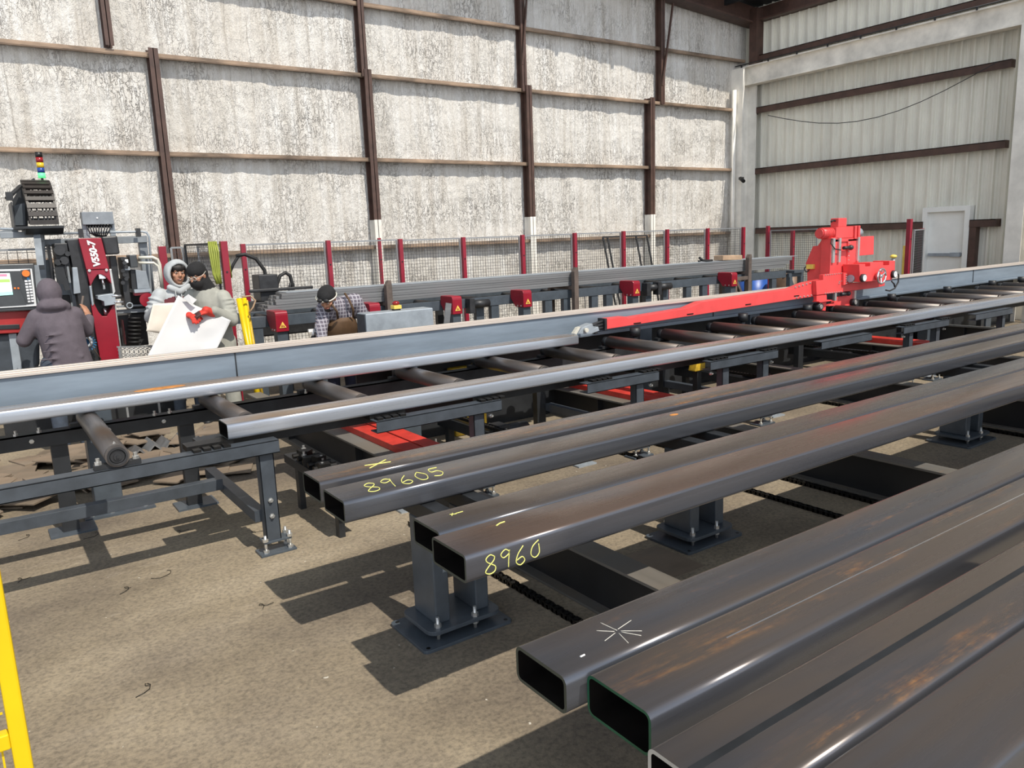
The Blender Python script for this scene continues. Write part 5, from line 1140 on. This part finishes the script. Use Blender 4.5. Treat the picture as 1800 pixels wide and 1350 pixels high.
# --- man 2: grey hood, smiling face
P2=V((1.83,8.87,0)); m2_=thing('person','person in a grey and maroon hooded top looking at the camera, holding a paper sheet','person',P2)
b=MB(); fw=(0.12,-1,-0.10); pel=P2+V((0,0,0.92)); ch=P2+V((0,-0.01,1.28)); nk=P2+V((0,-0.02,1.47)); sl_=P2+V((0.19,-0.0,1.39)); sr=P2+V((-0.19,-0.02,1.39))
legs=[(P2+V((sx*0.09,0,0.88)),P2+V((sx*0.10,-0.02,0.48)),P2+V((sx*0.11,0.02,0.09)),P2+V((sx*0.12,-0.16,0.035))) for sx in (-1,1)]
body_core(b,pel,ch,nk,sl_,sr,legs)
er=P2+V((-0.30,-0.05,1.17)); wr_=P2+V((-0.225,-0.27,1.285)); el=P2+V((0.22,0.02,1.14)); wl_=P2+V((0.08,-0.16,1.10))
cap(b,sr,er,0.05,0.042); cap(b,er,wr_,0.04,0.03); cap(b,sl_,el,0.05,0.042); cap(b,el,wl_,0.04,0.03)
hand(b,wr_,(0.85,-0.35,-0.05),(0.1,0.2,-1),1.0,1.1,1); hand(b,wl_,(-0.8,-0.2,-0.2),(0,0.2,-1),1.0,1.05,-1)
cap(b,nk-V((0,0,0.08)),nk+V((0,0,0.10)),0.055,0.055); hc=P2+V((0.005,-0.045,1.615)); Pf=head(b,hc,fw,(0.05,0,1),1.02)
blob('body',b,'skin_tan',m2_,0.008,4); face_bits(m2_,Pf)
tm=MB(); tm.tube([Pf(-0.016,0.0895,-0.053),Pf(0,0.094,-0.055),Pf(0.016,0.0895,-0.053)],0.0028,6); obj('teeth',tm,'eye_white',m2_)
hr=MB(); r_,f_,u_=frame_of(fw); hr.ell(hc+f_*0.012+u_*0.055,(0.082,0.088,0.062),Matrix((r_,f_,u_)).transposed()); 
for k in range(5): hr.ell(hc+f_*0.068+u_*(0.078-0.004*abs(k-2))+r_*(k-2)*0.024,(0.018,0.018,0.02),None,8,6)
blob('hair',hr,'hair_black',m2_,0.008,2)
h2=MB(); shell(h2,[(P2+V((0,0,0.78)),0.20,0.14),(P2+V((0,0,0.95)),0.205,0.145),(P2+V((0,0,1.15)),0.20,0.14),(P2+V((0,-0.01,1.30)),0.215,0.14),(P2+V((0,-0.01,1.39)),0.19,0.12),(P2+V((0,-0.015,1.46)),0.10,0.09)])
cap(h2,sl_+V((-0.01,0,-0.01)),el,0.09,0.07); cap(h2,el,wl_+V((0.02,0.02,0)),0.068,0.05); cap(h2,sr+V((0.01,0,-0.01)),er,0.09,0.07); cap(h2,er,wr_+V((-0.03,0.03,0)),0.072,0.048)
for k in range(4): h2.torus(er+(sr-er)*(0.15+0.2*k),(sr-er),0.075+0.004*k,0.012,14,6)
def front2(c): 
    l=c-P2; return 1 if (l.y<-0.02 and abs(l.x)<0.165 and 0.80<l.z<1.375-0.35*max(0,abs(l.x)-0.08)) else 0
hoodie=blob('hooded_top',h2,['hoodie_grey','hoodie_maroon'],m2_,0.010,4,paint_fn=front2)
# hood as an open ring around the face, closed at the back
hd=MB(); rows=[]
R_=Matrix((r_,f_,u_)).transposed()
for (yy,rx,rz,zc) in ((0.072,0.088,0.108,-0.004),(0.080,0.104,0.126,-0.004),(0.060,0.124,0.145,0.0),(0.0,0.132,0.150,0.004),(-0.06,0.120,0.138,0.0),(-0.11,0.085,0.10,-0.01),(-0.135,0.03,0.04,-0.02)):
    rows.append([hc+R_@V((rx*math.cos(2*PI*k/24),yy-0.012*math.sin(2*PI*k/24)+(0.02 if k in range(4,9) else 0),zc-0.004+rz*math.sin(2*PI*k/24))) for k in range(24)])
hd.loft(rows,False); hd.bm.faces.new(hd.bm.verts[-24:] if False else [v for v in list(hd.bm.verts)[-24:]])
ho=obj('hood',hd,'hoodie_grey',m2_); so=ho.modifiers.new('thick','SOLIDIFY'); so.thickness=0.012
nb=MB(); cap(nb,P2+V((-0.09,-0.10,1.47)),P2+V((0,-0.13,1.42)),0.035,0.035); cap(nb,P2+V((0.09,-0.10,1.47)),P2+V((0,-0.13,1.42)),0.035,0.035); blob('hood_collar',nb,'hoodie_grey',m2_,0.009,3)
zp=MB(); zp.tube([P2+V((0.005,-0.147,1.42)),P2+V((0.005,-0.158,1.3)),P2+V((0.005,-0.155,1.1))],0.006,6); zp.tube([P2+V((-0.05,-0.145,1.44)),P2+V((-0.055,-0.16,1.36)),P2+V((-0.05,-0.162,1.24))],0.005,6); zp.tube([P2+V((0.055,-0.145,1.44)),P2+V((0.06,-0.16,1.36)),P2+V((0.055,-0.162,1.22))],0.005,6); obj('drawstring',zp,'hoodie_grey',m2_)
j=MB(); shell(j,[(P2+V((0,0,0.75)),0.165,0.12),(P2+V((0,0,0.92)),0.17,0.125)])
for (hp,kn,an,toe) in legs: cap(j,hp,kn,0.10,0.075); cap(j,kn,an,0.075,0.06)
blob('trousers',j,'denim',m2_,0.012,3)
sh=MB()
for (hp,kn,an,toe) in legs: cap(sh,an+V((0,0.02,-0.035)),toe+V((0,0,0.01)),0.052,0.042)
blob('boots',sh,'rubber_black',m2_,0.011,3)
# --- man 3: black face mask, khaki grey jacket, red gloves
P3=V((2.045,8.46,0)); m3_=thing('person','person in a black face mask and glasses with a pale grey jacket and red gloves','person',P3)
b=MB(); fw=(-0.80,-0.62,-0.38); pel=P3+V((0.04,0.02,0.92)); ch=P3+V((-0.0,0,1.27)); nk=P3+V((-0.03,-0.02,1.45)); sl_=P3+V((0.135,-0.12,1.35)); sr=P3+V((-0.13,0.12,1.36))
legs=[(P3+V((0.04+sx*0.08,0.02-sx*0.04,0.88)),P3+V((0.03+sx*0.09,-sx*0.04,0.48)),P3+V((0.05+sx*0.10,0.02-sx*0.05,0.09)),P3+V((-0.06+sx*0.10,-0.10-sx*0.05,0.035))) for sx in (-1,1)]
body_core(b,pel,ch,nk,sl_,sr,legs)
el=P3+V((0.15,-0.21,1.12)); wl_=P3+V((-0.09,-0.30,1.235)); er=P3+V((-0.24,0.02,1.14)); wr_=P3+V((-0.26,-0.20,1.20))
cap(b,sl_,el,0.05,0.042); cap(b,el,wl_,0.04,0.03); cap(b,sr,er,0.05,0.042); cap(b,er,wr_,0.04,0.03)
hand(b,wl_,(-0.95,-0.1,-0.12),(0.0,0.2,-1),1.0,1.1,-1); hand(b,wr_,(0.2,-0.9,0),(0,0.1,-1),0.9,1.05,1)
hc=P3+V((-0.105,-0.06,1.585)); cap(b,nk-V((0,0,0.06)),hc-V((-0.02,0,0.06)),0.058,0.055); Pf=head(b,hc,fw,(0,0,1)); blob('body',b,'skin_tan',m3_,0.009,4); face_bits(m3_,Pf,True,False,True)
k_=MB(); r_,f_,u_=frame_of(fw); M=Matrix((r_,f_,u_)).transposed()
k_.ell(hc+f_*-0.014+u_*0.062,(0.092,0.108,0.084),M); k_.ell(hc+f_*-0.045+u_*0.01,(0.092,0.075,0.11),M); k_.ell(hc+f_*0.03-u_*0.062,(0.076,0.082,0.070),M); cap(k_,hc-u_*0.05-f_*0.02,nk+V((0.01,0,-0.02)),0.088,0.10); k_.ell(hc+f_*0.085-u_*0.035,(0.03,0.03,0.028),M)
blob('balaclava',k_,'knit_black',m3_,0.008,4)
gl=MB(); 
for sx in (-1,1): gl.torus(Pf(sx*0.034,0.094,0.010),Pf(0,1,0)-Pf(0,0,0),0.021,0.003,16,5); gl.tube([Pf(sx*0.055,0.092,0.014),Pf(sx*0.096,0.03,0.022),Pf(sx*0.098,-0.03,0.04)],0.003,5)
gl.tube([Pf(-0.013,0.098,0.012),Pf(0.013,0.098,0.012)],0.003,5); obj('glasses',gl,'hose_cream',m3_)
h2=MB(); shell(h2,[(P3+V((0.05,0.0,0.60)),0.165,0.15),(P3+V((0.05,0,0.80)),0.17,0.155),(P3+V((0.04,0,1.0)),0.165,0.15),(P3+V((0.02,0,1.2)),0.17,0.155),(P3+V((0,0,1.33)),0.16,0.15),(P3+V((-0.01,-0.01,1.42)),0.13,0.12),(P3+V((-0.03,-0.02,1.48)),0.085,0.085)])
cap(h2,sl_+V((-0.02,0.02,0.0)),el,0.085,0.072); cap(h2,el,wl_+V((0.06,0,0)),0.072,0.05); cap(h2,sr,er,0.095,0.075); cap(h2,er,wr_+V((0,0.05,0)),0.075,0.05)
for k in range(5): h2.torus(sl_+(el-sl_)*(0.15+0.18*k),(el-sl_)+V((0.03*(k%2),0.02,0)),0.074-0.002*k,0.012,14,6)
for k in range(4): h2.torus(el+(wl_-el)*(0.12+0.18*k),(wl_-el)+V((0,0.05*(k%2),0.05)),0.060-0.004*k,0.010,14,6)
blob('jacket',h2,'jacket_khaki',m3_,0.011,3)
g=MB(); wv=(wl_-el).normalized(); hand(g,wl_+wv*0.002,(-0.95,-0.1,-0.12),(0.0,0.2,-1),1.0,1.32,-1); cap(g,wl_-wv*0.06,wl_+wv*0.03,0.044,0.042)
blob('left_glove',g,['glove_red','glove_dark'],m3_,0.007,2,paint_fn=lambda c: 1 if c.x<wl_.x-0.09 else 0)
g=MB(); hand(g,wr_,(0.2,-0.9,0),(0,0.1,-1),0.9,1.28,1); cap(g,wr_+V((0,0.06,0)),wr_,0.042,0.042); blob('right_glove',g,'glove_red',m3_,0.008,2)
j=MB(); shell(j,[(P3+V((0.05,0,0.72)),0.17,0.14),(P3+V((0.05,0,0.9)),0.17,0.14)])
for (hp,kn,an,toe) in legs: cap(j,hp,kn,0.11,0.088); cap(j,kn,an,0.085,0.075)
blob('trousers',j,'jacket_khaki',m3_,0.012,3)
sh=MB()
for (hp,kn,an,toe) in legs: cap(sh,an+V((0.02,0.02,-0.035)),toe+V((0,0,0.01)),0.052,0.042); cap(sh,an+V((0,0,-0.02)),an+V((0,0,0.12)),0.058,0.06)
blob('boots',sh,'rubber_black',m3_,0.011,3)
# --- man 4: bending, black cap, plaid shirt, brown apron
P4=V((3.29,8.12,0)); m4_=thing('person','person in a plaid shirt and brown apron with a black cap, bending down','person',P4)
hc=A(577,526,7.85)+V((0,0.02,0.0)); P4h=hc
b=MB(); pel=P4+V((0.06,0.10,0.86)); ch=P4+V((0.0,-0.08,1.10)); nk=P4+V((-0.13,-0.22,1.24)); sl_=P4+V((0.14,-0.20,1.23)); sr=P4+V((-0.17,-0.10,1.17))
legs=[(P4+V((0.06+sx*0.09,0.10,0.83)),P4+V((0.02+sx*0.10,0.02,0.46)),P4+V((0.06+sx*0.10,0.10,0.09)),P4+V((0.02+sx*0.10,-0.08,0.035))) for sx in (-1,1)]
cap(b,pel,ch,0.09,0.10,16); cap(b,ch,nk,0.09,0.055,14); cap(b,sl_,sr,0.055,0.055)
for (hp,kn,an,toe) in legs: cap(b,hp,kn,0.078,0.052); cap(b,kn,an,0.05,0.034); cap(b,an+V((0,0,-0.03)),toe,0.035,0.03)
er=P4+V((-0.27,-0.22,0.98)); wr_=P4+V((-0.30,-0.30,0.76)); el=P4+V((0.27,-0.16,1.02)); wl_=P4+V((0.18,-0.30,0.80))
cap(b,sr,er,0.05,0.042); cap(b,er,wr_,0.04,0.03); cap(b,sl_,el,0.05,0.042); cap(b,el,wl_,0.04,0.03)
hand(b,wr_,(0.05,-0.2,-0.95),(0.8,0,0),0.7,1.05,1); hand(b,wl_,(-0.1,-0.3,-0.95),(-0.8,0,0),0.7,1.05,-1)
fw=(-0.55,-0.52,-0.62); up=(-0.35,-0.4,0.85); cap(b,nk-V((0,0,0.05)),hc+V((0.05,0.05,-0.04)),0.058,0.055); Pf=head(b,hc,fw,up); blob('body',b,'skin_tan',m4_,0.009,4); face_bits(m4_,Pf,True,True,True)
r_,f_,u_=frame_of(fw,up); M=Matrix((r_,f_,u_)).transposed()
k_=MB(); k_.ell(hc-f_*0.014+u_*0.066,(0.095,0.115,0.078),M); k_.ell(hc-f_*0.05+u_*0.03,(0.092,0.075,0.085),M); cap(k_,hc-f_*0.10+u_*0.0,hc-f_*0.15-u_*0.06,0.035,0.018); cap(k_,hc-f_*0.10+r_*0.03,hc-f_*0.16+r_*0.06-u_*0.04,0.028,0.012); blob('headwrap',k_,'knit_black',m4_,0.008,3)
st=MB(); st.torus(hc+u_*0.045,u_-f_*0.15,0.108,0.007,28,6); gq=obj('goggle_strap',st,'hose_cream',m4_); st=MB()
for sx in (-1,1): st.ell(hc+f_*0.098+u_*0.07+r_*sx*0.035,(0.032,0.022,0.022),M,10,6)
obj('goggles',st,'rubber_black',gq)
bd=MB(); bd.ell(hc+f_*0.045-u_*0.085,(0.05,0.055,0.038),M); 
for sx in (-1,1): bd.ell(hc+f_*0.02-u_*0.05+r_*sx*0.058,(0.016,0.035,0.045),M,10,8)
blob('beard',bd,'hair_black',m4_,0.007,2)
h2=MB(); shell(h2,[(P4+V((0.06,0.11,0.78)),0.185,0.15),(P4+V((0.05,0.06,0.95)),0.19,0.15),(P4+V((0.01,-0.05,1.10)),0.20,0.16)]); cap(h2,ch,nk-V((0,0,0.02)),0.165,0.09,16); cap(h2,sl_,sr,0.095,0.09); cap(h2,sr,er,0.085,0.07); cap(h2,er,wr_+V((0,0,0.04)),0.07,0.05); cap(h2,sl_,el,0.09,0.072); cap(h2,el,wl_+V((0,0,0.04)),0.072,0.05)
blob('plaid_shirt',h2,'shirt_plaid',m4_,0.011,3)
ap=MB(); rows=[]
for (z,yo,w_) in ((1.07,-0.265,0.11),(1.02,-0.262,0.16),(0.92,-0.235,0.19),(0.80,-0.18,0.20),(0.62,-0.14,0.20),(0.45,-0.12,0.19)):
    rows.append([P4+V((0.0+w_*s_,yo+0.09*abs(s_)**2+0.0*z,z)) for s_ in (-1,-0.6,-0.2,0.2,0.6,1)]+[P4+V((0.0+w_*s_,yo+0.02+0.09*abs(s_)**2,z)) for s_ in (1,0.6,0.2,-0.2,-0.6,-1)])
ap.loft(rows); apo=obj('apron',ap,'apron_brown',m4_)
sp=MB(); sp.tube([P4+V((-0.09,-0.262,1.07)),P4+V((-0.12,-0.325,1.15)),P4+V((-0.17,-0.33,1.23))],0.012,6); sp.tube([P4+V((0.09,-0.258,1.07)),P4+V((0.07,-0.315,1.16)),P4+V((0.03,-0.315,1.27)),P4+V((0.02,-0.24,1.33))],0.012,6); obj('apron_strap',sp,'apron_brown',apo)
j=MB(); shell(j,[(P4+V((0.06,0.10,0.70)),0.165,0.13),(P4+V((0.06,0.11,0.86)),0.17,0.135)])
for (hp,kn,an,toe) in legs: cap(j,hp,kn,0.10,0.075); cap(j,kn,an,0.075,0.06)
blob('trousers',j,'denim_dark',m4_,0.012,3)
sh=MB()
for (hp,kn,an,toe) in legs: cap(sh,an+V((0,0.02,-0.035)),toe+V((0,0,0.01)),0.052,0.042)
blob('boots',sh,'rubber_black',m4_,0.011,3)
bt=MB(); p=A(549,570,8.0); bt.cyl((p.x,8.0,0.0),(p.x,8.0,0.66),0.05,10); bt.box(p.x-0.16,p.x+0.06,7.92,8.12,0.62,0.66); tag(obj('work_stool',bt,'frame_black'),'small dark stand at the left hand of the bending man','stand')
bt=thing('spray_bottle','small dark bottle with an orange label beside the bending man','bottle',(p.x,8.0,0.66)); m=MB(); m.cyl((p.x,8.0,0.66),(p.x,8.0,0.86),0.045,14); m.cyl((p.x,8.0,0.86),(p.x,8.0,0.90),0.045,14,0.018); obj('bottle',m,'rubber_black',bt); m=MB(); m.ring((p.x,8.0,0.70),(p.x,8.0,0.80),0.0465,0.044,16); obj('label_band',m,'button_orange',bt); m=MB(); m.cyl((p.x,8.0,0.90),(p.x,8.0,0.95),0.018,10); m.box(p.x-0.05,p.x+0.02,7.985,8.015,0.94,0.97); obj('trigger_cap',m,'paint_white',bt)
# --- paper sheets
def sheet(TL,TR,BR,BL,mat,label,nu=16,nv=20,amp=0.02,name='paper_sheet'):
    m=MB(); rows=[]
    TL,TR,BR,BL=V(TL),V(TR),V(BR),V(BL); nrm=(TR-TL).cross(BL-TL).normalized()
    for j in range(nv+1):
        v=j/nv; row=[]
        for i in range(nu+1):
            u=i/nu; p=TL.lerp(TR,u).lerp(BL.lerp(BR,u),v); d=amp*math.sin(PI*u)*1.6+amp*0.5*noise.noise(V((u*3,v*3,amp*50)))+amp*0.35*math.sin(u*7+v*3); row.append(m.bm.verts.new(p+nrm*d))
        rows.append(row)
    for a,b in zip(rows,rows[1:]):
        for i in range(nu): m.bm.faces.new((a[i],a[i+1],b[i+1],b[i])).smooth=True
    o=obj(name,m,mat); s=o.modifiers.new('thick','SOLIDIFY'); s.thickness=0.002; return tag(o,label,'paper')
def shp(pts,y): return [A(px,py,yy) for (px,py,yy) in pts]
q4=shp([(313,519,8.28),(406,563,8.10),(379,618,8.06),(255,634,8.10)],0)
s=sheet(q4[0],q4[1],q4[2],q4[3],'paper_white','big white drawing sheet held by the person in red gloves, hanging down',20,24,0.03)
m=MB(); a=A(331,517,8.22); b=A(346,527,8.2); c=A(338,535,8.2); d=A(322,524,8.24); m._mk([a,b,c,d,a+V((0,0.004,0)),b+V((0,0.004,0)),c+V((0,0.004,0)),d+V((0,0.004,0))],[(0,1,2,3),(7,6,5,4),(0,4,5,1),(1,5,6,2),(2,6,7,3),(3,7,4,0)]); obj('folded_corner',m,'paper_white',s)
q4=shp([(269,534,8.52),(330,530,8.52),(300,588,8.48),(257,582,8.48)],0)
sheet(q4[0],q4[1],q4[2],q4[3],'paper_cream','smaller cream paper sheet held by the person in the grey hood',12,12,0.015)
# ================================================================== LIGHT
sc=bpy.context.scene
w=bpy.data.worlds.new('sky'); sc.world=w; w.use_nodes=True; nt=w.node_tree
bg=nt.nodes['Background']; tc=N(nt,'ShaderNodeTexCoord'); sx=N(nt,'ShaderNodeSeparateXYZ'); nt.links.new(tc.outputs['Generated'],sx.inputs[0])
# hazy daylight: brighter toward the open side of the hall (-Y) and the horizon
zr=ramp(nt,[(0.0,(0.30,0.29,0.28)),(0.50,(0.95,0.97,1.0)),(0.62,(0.80,0.87,0.98)),(1.0,(0.42,0.50,0.62))])
mz=N(nt,'ShaderNodeMath',operation='MULTIPLY_ADD'); mz.inputs[1].default_value=0.5; mz.inputs[2].default_value=0.5; nt.links.new(sx.outputs['Z'],mz.inputs[0]); nt.links.new(mz.outputs[0],zr.inputs['Fac'])
my=N(nt,'ShaderNodeMapRange',interpolation_type='SMOOTHSTEP'); my.inputs['From Min'].default_value=-0.95; my.inputs['From Max'].default_value=0.15; my.inputs['To Min'].default_value=2.1; my.inputs['To Max'].default_value=0.28; dp=N(nt,'ShaderNodeVectorMath',operation='DOT_PRODUCT'); dp.inputs[1].default_value=(0.40,0.91,0); nt.links.new(tc.outputs['Generated'],dp.inputs[0]); nt.links.new(dp.outputs['Value'],my.inputs['Value'])
nt.links.new(zr.outputs[0],bg.inputs['Color']); ms=N(nt,'ShaderNodeMath',operation='MULTIPLY'); ms.inputs[1].default_value=WORLD_S; nt.links.new(my.outputs[0],ms.inputs[0]); nt.links.new(ms.outputs[0],bg.inputs['Strength'])
sd=bpy.data.lights.new('sun','SUN'); sd.energy=SUN_E; sd.angle=math.radians(0.6); sd.color=(1.0,0.93,0.82)
so_=bpy.data.objects.new('sun',sd); C.objects.link(so_); so_.rotation_euler=V((-0.12,0.74,-1.0)).to_track_quat('-Z','Y').to_euler(); so_.location=(0,-10,12)
vs=sc.view_settings; sc.display_settings.display_device='sRGB'; vs.view_transform='Standard'; vs.look='None'; vs.gamma=1; vs.exposure=EXPO; vs.use_curve_mapping=False
sc.cycles.max_bounces=6; sc.cycles.use_denoising=True
